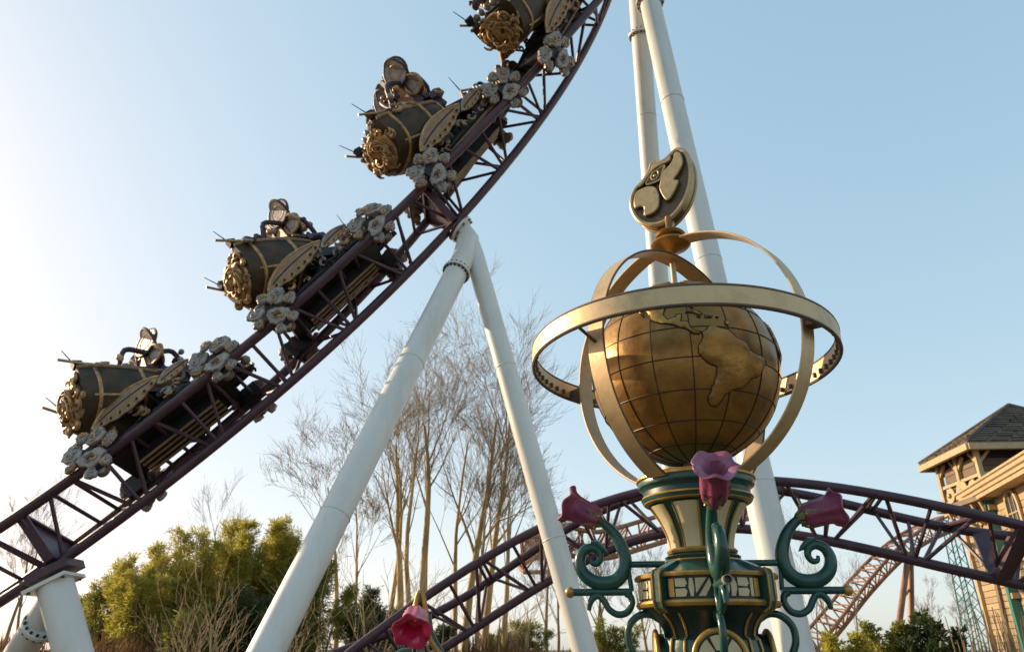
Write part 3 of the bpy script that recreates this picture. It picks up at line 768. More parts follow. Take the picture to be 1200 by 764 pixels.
for h in (-0.052, 0.052):
    MB().tube([cz + (u*math.cos(q) + v*math.sin(q))*0.868 + nr*h for q in [2*math.pi*i/96 for i in range(96)]], 0.011, 6, closed=True).build('ring_edge', PATINA, hr)
for k in range(72):     # degree studs on the inner face
    q = 2*math.pi*k/72; d = u*math.cos(q) + v*math.sin(q)
    MB().box(cz + d*0.853 + nr*(-0.022), (0.008, 0.008, 0.014), Matrix((d, nr.cross(d), nr)).transposed()).build('degree_stud', PATINA, hr)
AL = R(-48)
d2 = Vector((math.cos(AL), math.sin(AL), 0)); d1 = Vector((math.sin(AL - R(2)), -math.cos(AL - R(2)), 0))
up = Vector((0, 0, 1)); CB = Vector((0, 0, 3.17 - 2.46)); RB = 0.775
for dd, rad, endz, CB in ((d2, RB, -0.05, CB), (d1, 0.738, -0.03, CB - Vector((0, 0, 0.075)))):
    la = math.asin(min(0.999, (CB.z - endz) / rad))
    b_ = band('meridian_ring', dd, up, rad, 0.108, 0.013, CB, glob, BRASS, 110, -la, math.pi + la)
    n_ = dd.cross(up)
    for h in (-0.054, 0.054):
        MB().tube([CB + (dd*math.cos(q) + up*math.sin(q))*rad + n_*h for q in np.linspace(-la, math.pi + la, 100).tolist()], 0.007, 6).build('ring_edge', PATINA if rad < RB else BRASS, b_)
    for sg in (-1, 1):    # short brackets that hold the hoop to the level ring
        p0, p1 = CB + dd * (rad * sg) + Vector((0, 0, -0.02)), cz + dd * (0.865 * sg) + Vector((0, 0, -0.02))
        if rad == RB: MB().bar(p0, p1, 0.085, 0.07).build('bracket', PATINA, b_)
        else: MB().tube([p0, p1], 0.009, 8).build('pin', PATINA, b_)
CB = Vector((0, 0, 3.17 - 2.46))
# spindle and knob
MB().lathe([(0.03,dz+GR-.02),(0.05,dz+GR+.005),(0.028,dz+GR+.03),(0.018,dz+GR+.06),(0.018,CB.z+RB)], 20).build('spindle', BRASS, glob)
KZ = CB.z + RB - 0.035
MB().lathe([(0.02,KZ-.03),(0.07,KZ+.0),(0.112,KZ+.015),(0.125,KZ+.03),(0.114,KZ+.048),(0.06,KZ+.055),(0.055,KZ+.075),(0.09,KZ+.085),(0.098,KZ+.10),(0.085,KZ+.115),(0.04,KZ+.125),(0.022,KZ+.15),(0.02,KZ+.24)], 40).build('knob', BRONZE, glob)
# ------------------------------------------------------------------ emblem on top
EZ = 2.46 + KZ + 0.205
emb = thing('winged_emblem', 'round brass emblem with two wings and an eye above globe', 'emblem', (CX, CY, EZ))
yaw = R(-33)
fx = Vector((math.cos(yaw), math.sin(yaw), 0)); fz = Vector((0, 0, 1)); fn = fx.cross(fz)     # fn faces the viewer, turned to the left
fn = fn if fn.y < 0 else -fn
def E2(p): return ((p[0] - 285) / 985 / math.cos(yaw) , (535 - p[1]) / 985 / 0.90)
ME = Matrix((( fx.x, fz.x, fn.x, 0), (fx.y, fz.y, fn.y, 0), (fx.z, fz.z, fn.z, 0), (0, 0, 0, 1)))
OUT = [(225,100),(250,112),(300,108),(335,85),(372,66),(408,92),(428,150),(434,235),(420,330),(382,420),(330,482),(270,518),(200,518),(140,484),(102,425),(84,355),(90,290),(118,238),(165,200),(205,145)]
ol = [E2(p) for p in reversed(spline(OUT, 4, True))]
bk = MB().prism(ol, -0.115, -0.012, ME, 0.006).build('backing', PATINA, emb, angle=35)
MB().tube([ME @ Vector((x, y, -0.012)) for x, y in ol], 0.017, 8, closed=True).build('rim', BRASS_EMB, emb)
MB().tube([ME @ Vector((x, y, -0.105)) for x, y in ol], 0.012, 8, closed=True).build('rim', BRASS_EMB, emb)
MB().prism([(x*1.004, y*1.004) for x, y in ol], -0.085, -0.04, ME, 0.0).build('side_band', BRASS_EMB, emb, angle=35)
WL = [(112,300),(128,272),(170,262),(205,266),(238,290),(252,350),(243,420),(215,452),(175,456),(158,440),(162,402),(144,384),(112,380),(104,345)]
WR = [(266,262),(285,200),(330,165),(352,130),(368,92),(392,106),(402,140),(400,190),(375,238),(345,276),(368,290),(352,335),(315,392),(290,396),(268,350),(258,305)]
CRN = [(132,246),(165,205),(215,160),(232,120),(262,128),(305,124),(338,104),(332,138),(296,146),(250,156),(205,190),(165,238)]
for nm, q in (('wing', WL), ('wing', WR), ('crown_arc', CRN)):
    MB().prism([E2(p) for p in reversed(spline(q, 3, True))], -0.02, 0.020, ME, 0.006).build(nm, BRASS_EMB, emb, angle=35)
    MB().tube([ME @ Vector((*E2(p), 0.004)) for p in spline(q, 3, True)], 0.0075, 6, closed=True).build('engraved_line', BRONZE_DARK, emb)
EYE_ = [(186,246),(205,205),(250,172),(300,158),(282,200),(262,244)]
ey = MB().prism([E2(p) for p in reversed(EYE_)], -0.02, 0.012, ME, 0.004).build('eye', PATINA, emb, angle=35)
MB().tube([ME @ Vector((*E2(p), 0.012)) for p in spline(EYE_, 3, True)], 0.007, 6, closed=True).build('eyelid', BRASS_EMB, ey)
MB().tube([ME @ Vector((*E2((240 + 22*math.cos(q) + 6*math.sin(q), 205 - 28*math.sin(q))), 0.016)) for q in [k*math.pi/8 for k in range(16)]], 0.006, 6, closed=True).build('iris', BRASS_EMB, ey)
MB().ball(ME @ Vector((*E2((240, 207)), 0.014)), 0.013, 8, 6).build('pupil', BRASS_EMB, ey)
MB().tube([Vector((0, 0, -0.05)), Vector((0, 0, 0.02)) - fn*0.06], 0.022, 10).build('stem', BRASS_EMB, emb)

# ------------------------------------------------------------------ small rose lamp in the foreground
b0 = at(484, 754, 4.2)
lamp = thing('rose_lamp', 'small crimson rose lamp with gold loop beside low purple track', 'lamp', (b0.x, b0.y + 0.12, 0))
q0 = Vector((0, 0, 0))
lz = lambda py: at(484, py + 6, 4.2).z
MB().lathe([(0.16,0),(0.16,0.05),(0.07,0.12),(0.05,0.3),(0.045,lz(775)-0.1),(0.10,lz(772)-.05),(0.115,lz(768)),(0.06,lz(760))], 24).build('post', GREEN, lamp)
P0 = Vector((0, -0.03, lz(728)))
rose(lamp, P0 + Vector((0.0, 0, 0.075)), (-0.05, -0.76, -0.65), 0.16, 0.105, 0.3, (PETAL_PINK, PETAL_RED), sep=False)
cap = MB().lathe([(0.004,lz(712)),(0.034,lz(713)),(0.05,lz(718)),(0.055,lz(724)),(0.045,lz(728))], 20, Matrix.Translation((0, -0.02, 0.015))).build('gold_cap', GOLD_TRIM, lamp)
lp_ = spline([(-0.035,lz(716)),(-0.012,lz(700)),(0.0,lz(688)),(0.018,lz(686)),(0.034,lz(695)),(0.052,lz(716)),(0.065,lz(735)),(0.10,lz(750)),(0.17,lz(768))], 5)
MB().tube([Vector((x, 0, z)) for x, z in lp_], 0.014, 10).build('loop_handle', GOLD_TRIM, lamp)
MB().tube([Vector((x, 0.02, z)) for x, z in spline([(0.055,lz(712)),(0.075,lz(735)),(0.13,lz(757)),(0.18,lz(775))], 4)], 0.022, 10).build('side_stem', GREEN, lamp)
MB().tube([Vector((x, 0.03, z)) for x, z in spline([(-0.02,lz(757)),(-0.09,lz(760)),(-0.15,lz(775))], 4)], 0.022, 10).build('side_stem', GREEN, lamp)

# ------------------------------------------------------------------ coaster cars (local: x uphill along the track, -y the viewer's side, z away from the spine)
def leaf_outline(L, W, n=18, scal=5):
    up_ = [(L*(t-0.5), W*0.62*math.sin(math.pi*t**0.9)**0.8) for t in [i/n for i in range(n+1)]]
    lo = []
    for i in range(1, n*2):
        t = 1 - i/(n*2); base = W*0.42*math.sin(math.pi*t)**0.8
        lo.append((L*(t-0.5), -base - W*0.05*abs(math.sin(scal*math.pi*t))))
    return up_ + lo
def make_car(name, label, spin):
    c = thing(name, label, 'coaster car', group='ornate cars on the climbing track')
    # chassis
    ch = MB().box((0, 0, 0.16), (1.02, 0.40, 0.06)).box((0, 0, 0.28), (0.55, 0.34, 0.07)).box((0, 0, -0.02), (0.72, 0.16, 0.10)).build('chassis', CARDARK, c, smooth=False)
    for y in (-0.42, 0.42):
        MB().tube([(-0.98, y, 0.20), (-0.5, y*1.12, 0.22), (0.5, y*1.12, 0.22), (0.98, y, 0.20)], 0.05, 10).build('side_rail', CARDARK, ch)
        MB().tube([(-0.9, y*1.2, 0.13), (0.9, y*1.2, 0.13)], 0.028, 8).build('trim_rail', CARBRONZE, ch)
    for y in (-0.17, -0.06, 0.06, 0.17):
        MB().tube([(-0.72, y, -0.14), (0.72, y, -0.14)], 0.022, 6).build('underside_tube', CARBRONZE, ch)
    MB().lathe([(0.30,0.33),(0.34,0.35),(0.34,0.42),(0.26,0.45)], 28).build('turntable', CARDARK, ch)
    # wheel carriers
    rw = random.Random(int(spin*1000))
    for x in (-1.08, 1.08):
        for y in (-0.6, 0.6):
            sg = 1 if y > 0 else -1; oy = y + sg * 0.06
            w = MB().box((x, y - sg*0.12, 0.10), (0.20, 0.05, 0.16)).box((x, oy + sg*0.02, 0.02), (0.10, 0.025, 0.22)).build('wheel_carrier', CARDARK, c, smooth=False)
            for dx in (-0.17, 0.17):
                MB().disc((x + dx, y, 0.235), (0, 1, 0), 0.135, 0.09, 22).build('tyre', RUBBER, w)
                MB().disc((x + dx, y + sg*0.052, 0.235), (0, 1, 0), 0.095, 0.02, 18).build('hub', SILVER, w)
                MB().torus((x + dx, y + sg*0.066, 0.235), (0, 1, 0), 0.062, 0.016, 16, 6).build('hub_ring', CARGOLD, w)
            MB().disc((x, y, -0.20), (0, 1, 0), 0.10, 0.08, 20).build('tyre', RUBBER, w)
            MB().disc((x, y + sg*0.046, -0.20), (0, 1, 0), 0.07, 0.02, 16).build('hub', SILVER, w)
            MB().disc((x, y + sg*0.16, 0.0), (0, 0, 1), 0.07, 0.06, 20).build('tyre', RUBBER, w)
            # scrolled pewter covers: lobed plates with raised volutes
            for q, (ax, az, rr, el) in enumerate(((-0.20,0.30,0.15,1.6),(0.20,0.29,0.16,1.5),(0.0,-0.02,0.15,1.9),(-0.30,0.12,0.10,1.5),(0.32,0.10,0.11,1.5),(0.02,0.40,0.10,1.4),(-0.12,-0.20,0.10,1.3),(0.14,-0.19,0.10,1.3))):
                rr *= 0.86; ph = rw.uniform(0, 6.28); lob = rw.choice((7, 9, 11))
                M = Matrix.Translation((x + ax, oy + sg*(0.05 + 0.022*(q % 3)), az)) @ Matrix.Rotation(math.pi/2, 4, 'X') @ Matrix.Rotation(rw.uniform(-.5, .5), 4, 'Z') @ Matrix.Rotation(rw.uniform(-.3, .3), 4, 'X')
                ol_ = [((rr*(1 + 0.07*math.cos(lob*t + ph) + 0.10*math.sin(3*t + ph) + 0.07*math.cos(2*t + 2*ph)))*el*0.8*math.cos(t), rr*(1 + 0.07*math.cos(lob*t + ph) + 0.10*math.sin(3*t + ph))*math.sin(t)) for t in [2*math.pi*i/28 for i in range(28)]]
                cv = MB().prism(ol_, -0.03, 0.03, M, 0.012).build('wheel_cover', SILVER if q != 3 else CARBRONZE, w, angle=35)
                for v_ in (-1, 1):
                    sp = [M @ Vector((v_*rr*0.42 + rr*0.5*(1-t)*math.cos(v_*8*t + q), rr*0.5*(1-t)*math.sin(v_*8*t + q), -0.034 if sg > 0 else 0.034)) for t in [i/12 for i in range(12)]]
                    MB().tube(sp, 0.017, 5).build('volute', CARGOLD if (q + v_) % 3 == 0 else SILVER, w)
    # filigree leaf panels on both flanks
    for sg in (-1, 1):
        for (lx, lz, L, W, m) in ((-0.30, 0.50, 1.18, 0.36, CARBRONZE), (0.50, 0.42, 0.55, 0.20, CARBRONZE)):
            M = Matrix.Translation((lx, sg*0.70, lz)) @ Matrix.Rotation(math.pi/2, 4, 'X') @ Matrix.Rotation(R(3 if sg < 0 else 3), 4, 'Z')
            ol_ = leaf_outline(L, W)
            lf = MB().prism(list(reversed(ol_)), -0.012, 0.012, M).build('leaf_panel', m, c, smooth=False)
            n = len(ol_)
            MB().tube([M @ Vector((x, y, 0)) for x, y in ol_[:19]], 0.026, 6).build('leaf_rim', CARGOLD if L > 1 else SILVER, lf)
            MB().tube([M @ Vector((x, y*0.30, 0.0)) for x, y in ol_[2:17]], 0.020, 6).build('leaf_vein', CARDARK, lf)
            k_ = 7 if L > 1 else 4
            for i in range(k_):
                t = (i + 1) / (k_ + 1); xx = L*(t-0.5); yy = -W*0.26*math.sin(math.pi*t)
                for f in (-1, 1):
                    MB().torus(M @ Vector((xx, yy, 0.014*f)), M.to_3x3() @ Vector((0, 0, 1)), W*0.11, 0.013, 12, 5).build('leaf_rosette', CARGOLD, lf)
                    MB().ball(M @ Vector((xx, yy, 0.014*f)), 0.022, 6, 5).build('leaf_stud', CARDARK, lf)
            if L < 1: continue
            for i in range(3): MB().tube([(lx - 0.3 + 0.3*i, sg*0.64, lz - 0.05), (lx - 0.25 + 0.3*i, sg*0.40, 0.24)], 0.02, 6).build('stay', CARDARK, lf)
    # gondola, free to spin on the turntable
    Q = Matrix.Translation((-0.30, 0, 0.02)) @ Matrix.Rotation(spin, 4, 'Z') @ Matrix.Rotation(R(-5), 4, 'Y')
    secs = [(-0.42,.40,.64,.94),(-0.28,.53,.54,1.00),(0.1,.62,.49,1.04),(0.5,.62,.50,1.12),(0.85,.56,.56,1.22),(1.06,.48,.64,1.28)]
    MB().box(Q @ Vector((-0.30, 0, 0.62)), (0.72, 0.56, 0.05), Q.to_3x3()).box(Q @ Vector((-0.45, 0, 0.76)), (0.55, 0.50, 0.10), Q.to_3x3()).box(Q @ Vector((-0.30, 0, 0.52)), (0.40, 0.40, 0.06), Q.to_3x3()).build('spin_platform', CARDARK, c, smooth=False)
    n = 18; vs = []; secd = spline(secs, 3)
    for (x, w, z0, z1) in secd:
        for k in range(n + 1):
            a = math.pi * k / n; cc, ss = -math.cos(a), math.sin(a)
            y = w * math.copysign(abs(cc) ** 0.75, cc) * (1 + 0.06*math.sin(a)); z = z1 - (z1 - z0) * ss ** 0.75
            vs.append(Q @ Vector((x, y, z)))
    ns = len(secd); fs = [(i*(n+1)+k, i*(n+1)+k+1, (i+1)*(n+1)+k+1, (i+1)*(n+1)+k) for i in range(ns-1) for k in range(n)]
    fs += [tuple(range(n+1)), tuple(range((ns-1)*(n+1), ns*(n+1)))]
    hull = MB().add(vs, fs).build('gondola', HULL, c, angle=50)
    deck = [Q @ Vector((x, y, z1 - 0.05)) for (x, w, z0, z1) in secd for y in (-w*0.97, w*0.97)]
    MB().add(deck, [(2*i, 2*i+1, 2*i+3, 2*i+2) for i in range(ns-1)]).build('deck', CARDARK, hull, smooth=False)
    for i in (3, 7, 12):
        MB().tube([Vector(vs[i*(n+1)+k]) + (Vector(vs[i*(n+1)+k]) - (Q @ Vector((secd[i][0], 0, (secd[i][2]+secd[i][3])/2)))).normalized()*0.006 for k in range(n+1)], 0.032, 6, flat=0.7).build('gold_hoop', CARGOLD, hull)
    for sgn in (0, n):
        MB().tube([vs[i*(n+1)+sgn] for i in range(ns)], 0.034, 8).build('gunwale', CARBRONZE, hull)
    for sgn in (5, n-5):
        MB().tube([Vector(vs[i*(n+1)+sgn]) for i in range(2, ns-2)], 0.022, 6).build('belt_line', CARGOLD, hull)
    # gilded prow cluster
    rr = random.Random(int(spin*100) + 5)
    MB().disc(Q @ Vector((1.07, 0, 0.96)), Q.to_3x3() @ Vector((1, 0, 0)), 0.34, 0.06, 26, 0.4).build('prow_plate', CARGOLD, hull)
    for i in range(34):     # gilded acanthus scrolls over the bow
        a = rr.uniform(0, 2*math.pi); d = rr.uniform(0, 1)**0.5; cy, cz_ = 0.47*d*math.cos(a), 0.96 + 0.34*d*math.sin(a); r0_ = rr.uniform(0.06, 0.13); ph = rr.uniform(0, 6.28); sg_ = rr.choice((-1, 1)); x0_ = 1.10 + 0.04*(1-d) - 0.05*d*d
        MB().tube([Q @ Vector((x0_ + 0.05*t, cy + r0_*(1-t)*math.cos(ph + sg_*6*t), cz_ + r0_*(1-t)*math.sin(ph + sg_*6*t))) for t in [j/10 for j in range(10)]], [0.014 + 0.026*math.sin(math.pi*j/10) + 0.008*j/10 for j in range(10)], 6).build('prow_scroll', CARGOLD if i % 4 else CARBRONZE, hull)
    for i in range(6):
        a = R(60*i); b0_ = Q @ Vector((1.14, 0.16*math.cos(a), 0.95 + 0.16*math.sin(a)))
        MB().tube([b0_ + (Q.to_3x3() @ Vector((0.02*j, (0.05*j)*math.cos(a + 0.5*j), (0.05*j)*math.sin(a + 0.5*j)))) for j in range(6)], [0.035,0.03,0.026,0.02,0.015,0.008], 6).build('prow_scroll', CARGOLD, hull)
    med = MB().disc(Q @ Vector((0.66, 0, 1.14)), Q.to_3x3() @ Vector((-0.35, 0, 1)), 0.25, 0.05, 28).build('gear_medallion', CARBRONZE, hull)
    for r_ in (0.10, 0.17, 0.235): MB().torus(Q @ Vector((0.65, 0, 1.17)), Q.to_3x3() @ Vector((-0.35, 0, 1)), r_, 0.018, 26, 6).build('gear_ring', CARGOLD, med)
    for y in (-0.42, 0.42):
        MB().tube([Q @ Vector(p) for p in ((-0.3, y*1.2, 1.08), (0.3, y*1.45, 1.12), (0.98, y*1.2, 1.36), (1.26, y*1.1, 1.50))], 0.022, 6).build('guide_rod', CARGOLD, hull)
        MB().tube([Q @ Vector((1.0, y, 1.3)), Q @ Vector((1.15, y*1.1, 1.75))], [0.014, 0.006], 5).build('whip_antenna', CARDARK, hull)
        MB().box(Q @ Vector((1.0, y, 1.42)), (0.07, 0.05, 0.07), Q.to_3x3()).build('lamp_box', CARDARK, hull, smooth=False)
    for i in range(9):      # pewter crest along the bow
        a = R(-80 + 20*i); MB().ball(Q @ Vector((0.95, 0.46*math.sin(a), 1.26 + 0.15*math.cos(a))), 0.075, 8, 6, (0.6, 1, 1)).build('crest_shell', SILVER, hull)
    # four seats in two rows behind the bow, each backed by a winged ornament
    Q2 = Q; Q = Q2 @ Matrix.Translation((0.0, 0, 0.16)) @ Matrix.Diagonal((1.15, 1.12, 1.18, 1)); B3 = Q2.to_3x3(); rq = random.Random(int(spin*77))
    for row, x in enumerate((0.12, -0.42)):
        face = 1 if row == 0 else -1
        for y in (-0.30, 0.30):
            st_ = MB().box(Q @ Vector((x, y, 0.86)), (0.20, 0.22, 0.07), B3).box(Q @ Vector((x, y, 0.73)), (0.12, 0.14, 0.08), B3).build('seat', SEATMAT, c)
            xb = x - face*0.20
            MB().bar(Q @ Vector((xb, y, 0.86)), Q @ Vector((xb - face*0.08, y, 1.36)), 0.42, 0.10, up=B3 @ Vector((1, 0, 0))).build('backrest', SEATMAT, st_)
            MB().bar(Q @ Vector((xb + face*0.05, y, 0.95)), Q @ Vector((xb, y, 1.30)), 0.26, 0.06, up=B3 @ Vector((1, 0, 0))).build('back_pad', CARBRONZE, st_)
            for w_ in (-1, 1):
                for lv, (dy, dz_, r_) in enumerate(((0.23, 1.46, 0.26), (0.27, 1.12, 0.18))):
                    cW = Q @ Vector((xb - face*0.05, y + w_*dy, dz_)); nx = B3 @ Vector((face, 0.35*w_, 0.2))
                    MB().disc(cW, nx, r_, 0.03, 22, 0.4).build('wing_disc', SILVER, st_)
                    MB().torus(cW, nx, r_, 0.024, 22, 6).build('wing_rim', SEATMAT if lv == 0 else CARGOLD, st_)
                    MB().torus(cW, nx, r_*0.55, 0.02, 16, 5).build('wing_rim', CARBRONZE, st_)
            MB().tube([Q @ Vector((xb, y, 1.30)), Q @ Vector((xb - face*0.06, y, 1.48)), Q @ Vector((xb - face*0.10, y, 1.64))], [0.06, 0.07, 0.02], 8).build('butterfly_body', CARGOLD, st_)
            MB().tube([Q @ Vector(p) for p in spline([(xb, y - 0.16, 1.30), (x + face*0.08, y - 0.16, 1.34), (x + face*0.20, y, 1.08), (x + face*0.08, y + 0.16, 1.34), (xb, y + 0.16, 1.30)], 4)], 0.045, 8).build('restraint', SEATMAT, st_)
            for i in range(7):
                MB().ball(Q @ Vector((x + face*rq.uniform(0.0, 0.25), y + rq.uniform(-.22, .22), rq.uniform(1.0, 1.36))), rq.uniform(0.04, 0.075), 8, 6, (1, 1, rq.uniform(.6, 1.4))).build('ornament', (SILVER, CARGOLD, SEATMAT)[i % 3], st_)
    Q = Q2
    # encrusted ornament: scrolls, shells and small plaques over the skirt, deck edge and tail
    ro = random.Random(int(spin*313))
    def curl(p, nrm_, r_, m_, par):
        n_ = Vector(nrm_).normalized(); x_ = n_.orthogonal().normalized(); y2 = n_.cross(x_); ph = ro.uniform(0, 6.28); sg_ = ro.choice((-1, 1))
        MB().tube([Vector(p) + n_*(0.03*t) + (x_*math.cos(ph + sg_*5.5*t) + y2*math.sin(ph + sg_*5.5*t))*(r_*(1-t)) for t in [j/9 for j in range(9)]], [r_*(0.10 + 0.22*math.sin(math.pi*(j+1)/10)) for j in range(9)], 6).build('ornament_scroll', m_, par)
    for i in range(26):     # skirt along both flanks
        sg = -1 if i % 3 else 1; xx = ro.uniform(-0.95, 0.95)
        curl((xx, sg*ro.uniform(0.50, 0.62), ro.uniform(0.20, 0.40)), (0, sg, 0.2), ro.uniform(0.06, 0.12), ro.choice((CARBRONZE, CARGOLD, SILVER, CARDARK)), ch)
    for i in range(30):     # deck edge of the gondola
        a_ = ro.uniform(-0.6, 0.9); sg = ro.choice((-1, 1)); q_ = Q @ Vector((a_, sg*ro.uniform(0.40, 0.66), 1.06 + 0.10*max(0, a_) + ro.uniform(-0.04, 0.16)))
        curl(q_, Q.to_3x3() @ Vector((0, sg, 0.5)), ro.uniform(0.06, 0.13), ro.choice((CARBRONZE, SILVER, CARGOLD, SEATMAT)), hull)
    tail = MB().add([(0.62, y, z) for y in (-0.30, 0.30) for z in (0.20, 0.62)] + [(1.30, y, z) for y in (-0.20, 0.20) for z in (0.20, 0.46)] + [(0.95, 0.0, 0.86)],
                    [(0,1,3,2),(4,6,7,5),(0,4,5,1),(2,3,7,6),(1,5,8),(3,8,7),(1,8,3),(5,7,8)]).build('tail_fairing', HULL, c, smooth=False)
    MB().tube([(0.66, -0.32, 0.64), (0.95, -0.02, 0.90), (1.30, -0.22, 0.48)], 0.024, 6).build('fairing_edge', CARGOLD, tail)
    MB().tube([(0.95, 0, 0.86), (1.05, 0, 1.25)], [0.014, 0.006], 5).build('whip_antenna', CARDARK, tail)
    for i in range(18):
        curl((ro.uniform(0.6, 1.4), ro.choice((-1, -1, 1))*ro.uniform(0.22, 0.42), ro.uniform(0.25, 0.66)), (0, -1, 0.4), ro.uniform(0.07, 0.13), ro.choice((CARBRONZE, SILVER, SILVER, CARGOLD, CARDARK)), tail)
    # coupler toward the next car
    MB().tube([(0.98, 0, 0.14), (1.45, 0, 0.14)], 0.05, 8).build('coupler', CARDARK, ch)
    for i in range(7):
        MB().ball((1.20 + 0.07*(i % 4), -0.25 + 0.08*i, 0.34 + 0.05*(i % 3)), 0.085, 8, 6).build('coupler_ornament', SILVER if i % 2 else CARGOLD, ch)
    return c
def near_rail_s(px, py):
    x = np.linspace(0, TR1['L'], TR1['n'])
    return float(x[np.argmin([(proj(p)[0]-px)**2 + (proj(p)[1]-py)**2 for p in TR1['N']])])
CARS = [((196, 489), R(230), 'ornate dark coaster car lowest on the track, gilded prow against pale sky'),
        ((390, 326), R(219), 'ornate dark coaster car just below the white A frame head'),
        ((556, 160), R(205), 'ornate coaster car with tilted barrel gondola just above the A frame head'),
        ((680, 26), R(196), 'ornate coaster car highest on the steep track near the tall tubes')]
for (pp, spin, lab) in CARS:
    car = make_car('coaster_car', lab, spin)
    s_ = near_rail_s(*pp)
    t_ = pick(TR1, 'T', s_).normalized(); u_ = pick(TR1, 'UP', s_).normalized(); u_ = (u_ - t_*u_.dot(t_)).normalized(); y_ = u_.cross(t_)
    o_ = (pick(TR1, 'N', s_) + pick(TR1, 'Fr', s_)) / 2
    car.matrix_world = Matrix(((t_.x, y_.x, u_.x, o_.x), (t_.y, y_.y, u_.y, o_.y), (t_.z, y_.z, u_.z, o_.z), (0, 0, 0, 1)))

# ------------------------------------------------------------------ bare trees
def grow(rr, base, direction, length, radius, depth, tubes, twigs, spread=0.5, up=0.12, kids=(3, 5), minr=0.0045, wig=0.10, lf=(0.42, 0.68), first=False):
    """recursive limb; thick limbs go into tubes, thin ones into twigs"""
    d = Vector(direction).normalized(); p = Vector(base); seg = max(3, int(length / 0.5)); seg = min(seg, 7)
    pts, rad = [p.copy()], [radius]
    for i in range(seg):
        d = (d + Vector((rr.uniform(-wig, wig), rr.uniform(-wig, wig), rr.uniform(-wig, wig) * 0.5 + up * 0.5))).normalized()
        p = p + d * (length / seg); pts.append(p.copy()); rad.append(max(minr * 0.6, radius * (1 - 0.72 * (i + 1) / seg)))
    (tubes if radius > 0.028 else twigs).append((pts, rad, 7 if radius > 0.05 else (5 if radius > 0.02 else 3)))
    if depth == 0: return
    n = rr.randint(*kids) if not first else rr.randint(8, 10)
    for k in range(n):
        t = rr.uniform(0.40, 1.0) if k else 1.0
        i = min(seg - 1, int(t * seg)); f = t * seg - i
        q = pts[i].lerp(pts[i + 1], min(1, f)) ; r0 = (rad[i] * (1 - f) + rad[i + 1] * f)
        dl = (pts[i + 1] - pts[i]).normalized(); o = dl.orthogonal().normalized(); o = Matrix.Rotation(rr.uniform(0, 6.283), 3, dl) @ o
        nd = (dl + o * rr.uniform(spread * 0.6, spread * 1.3)).normalized()
        grow(rr, q, nd, length * (rr.uniform(*lf) if not first else rr.uniform(0.22, 0.42)), max(minr, r0 * (rr.uniform(0.5, 0.75) if not first else rr.uniform(0.3, 0.6))), depth - 1, tubes, twigs, spread, up, kids, minr, wig, lf)
def bare_tree(name, label, base, stems, seed, mt=BARK, mtw=TWIG, depth=4, cat='tree', group=None, hs=1.0, **kw):
    rr = random.Random(seed); tubes, twigs = [], []
    o = thing(name, label, cat, (base[0], base[1], gh(base[0], base[1]) - 0.05), group)
    for (dx, dy, h, r, lx, ly) in stems:
        grow(rr, (dx, dy, 0), (lx, ly, 1), h * (1.18 * hs if cat == 'tree' else 1), r * (1.08 if cat == 'tree' else 1), depth, tubes, twigs, first=(cat == 'tree'), **kw)
    a, b = MB(), MB()
    for pts, rad, n in tubes: a.tube(pts, rad, n, cap=False)
    for pts, rad, n in twigs: b.tube(pts, rad, n, cap=False)
    a.build('trunk', mt, o, angle=180)
    if b.v: b.build('crown', mtw, o, angle=180)
    return o
def pos(px, Y): 
    p = at(px, 745, Y); return (p.x, Y)
TG = 'bare trees behind the A frame'
bare_tree('bare_tree', 'tall bare multi stemmed tree with golden trunks seen between the A frame legs', pos(468, 19.5),
          [(0, 0, 4.96, 0.104, 0.02, 0), (0.5, 0.2, 5.332, 0.12, 0.03, 0.02), (-0.35, 0.1, 4.464, 0.072, -0.07, 0.02), (0.25, -0.15, 4.836, 0.08, 0.01, 0)], 3, kids=(4, 6), spread=0.62, group=TG)
bare_tree('bare_tree', 'tall bare twin stemmed tree just left of the white A frame right leg', pos(545, 20.5),
          [(0, 0, 5.456, 0.112, 0.03, 0), (0.45, 0.3, 5.704, 0.104, 0.05, 0.02), (-0.2, 0.2, 5.084, 0.072, -0.03, 0.02)], 9, kids=(4, 6), spread=0.62, group=TG)
bare_tree('bare_tree', 'slender bare tree with a forked crown leaning toward the A frame right leg', pos(590, 19),
          [(0, 0, 3.472, 0.08, 0.1, 0), (-0.6, 0.1, 3.596, 0.064, -0.06, 0.02)], 21, kids=(4, 6), group=TG)
bare_tree('bare_tree', 'thin bare tree behind the A frame left leg above the evergreens', pos(395, 21),
          [(0, 0, 4.092, 0.072, -0.05, 0), (0.3, 0.1, 3.596, 0.056, 0.08, 0.02)], 27, kids=(4, 6), spread=0.7, group=TG)
bare_tree('bare_tree', 'pale thin bare tree at the foot of the A frame right leg', pos(640, 24),
          [(0, 0, 4.34, 0.072, 0, 0), (0.3, 0.1, 4.03, 0.056, 0.1, 0.02)], 33, hs=0.66, mt=TWIG, mtw=TWIG_FAR, kids=(4, 6), group=TG)
bare_tree('bare_tree', 'hazy distant bare tree behind the left rose lantern', pos(700, 31),
          [(0, 0, 5.27, 0.08, 0, 0), (0.4, 0.1, 4.96, 0.072, 0.08, 0.02), (-0.5, 0.1, 4.712, 0.072, -0.09, 0.02)], 41, hs=0.66, mt=TWIG, mtw=TWIG_FAR, kids=(4, 6), group=TG)
bare_tree('bare_tree', 'hazy distant bare tree between the left arm and the column neck', pos(760, 33),
          [(0, 0, 4.588, 0.08, 0, 0), (0.4, 0.1, 4.34, 0.072, 0.1, 0.02)], 43, hs=0.66, mt=TWIG, mtw=TWIG_FAR, kids=(4, 6), group=TG)
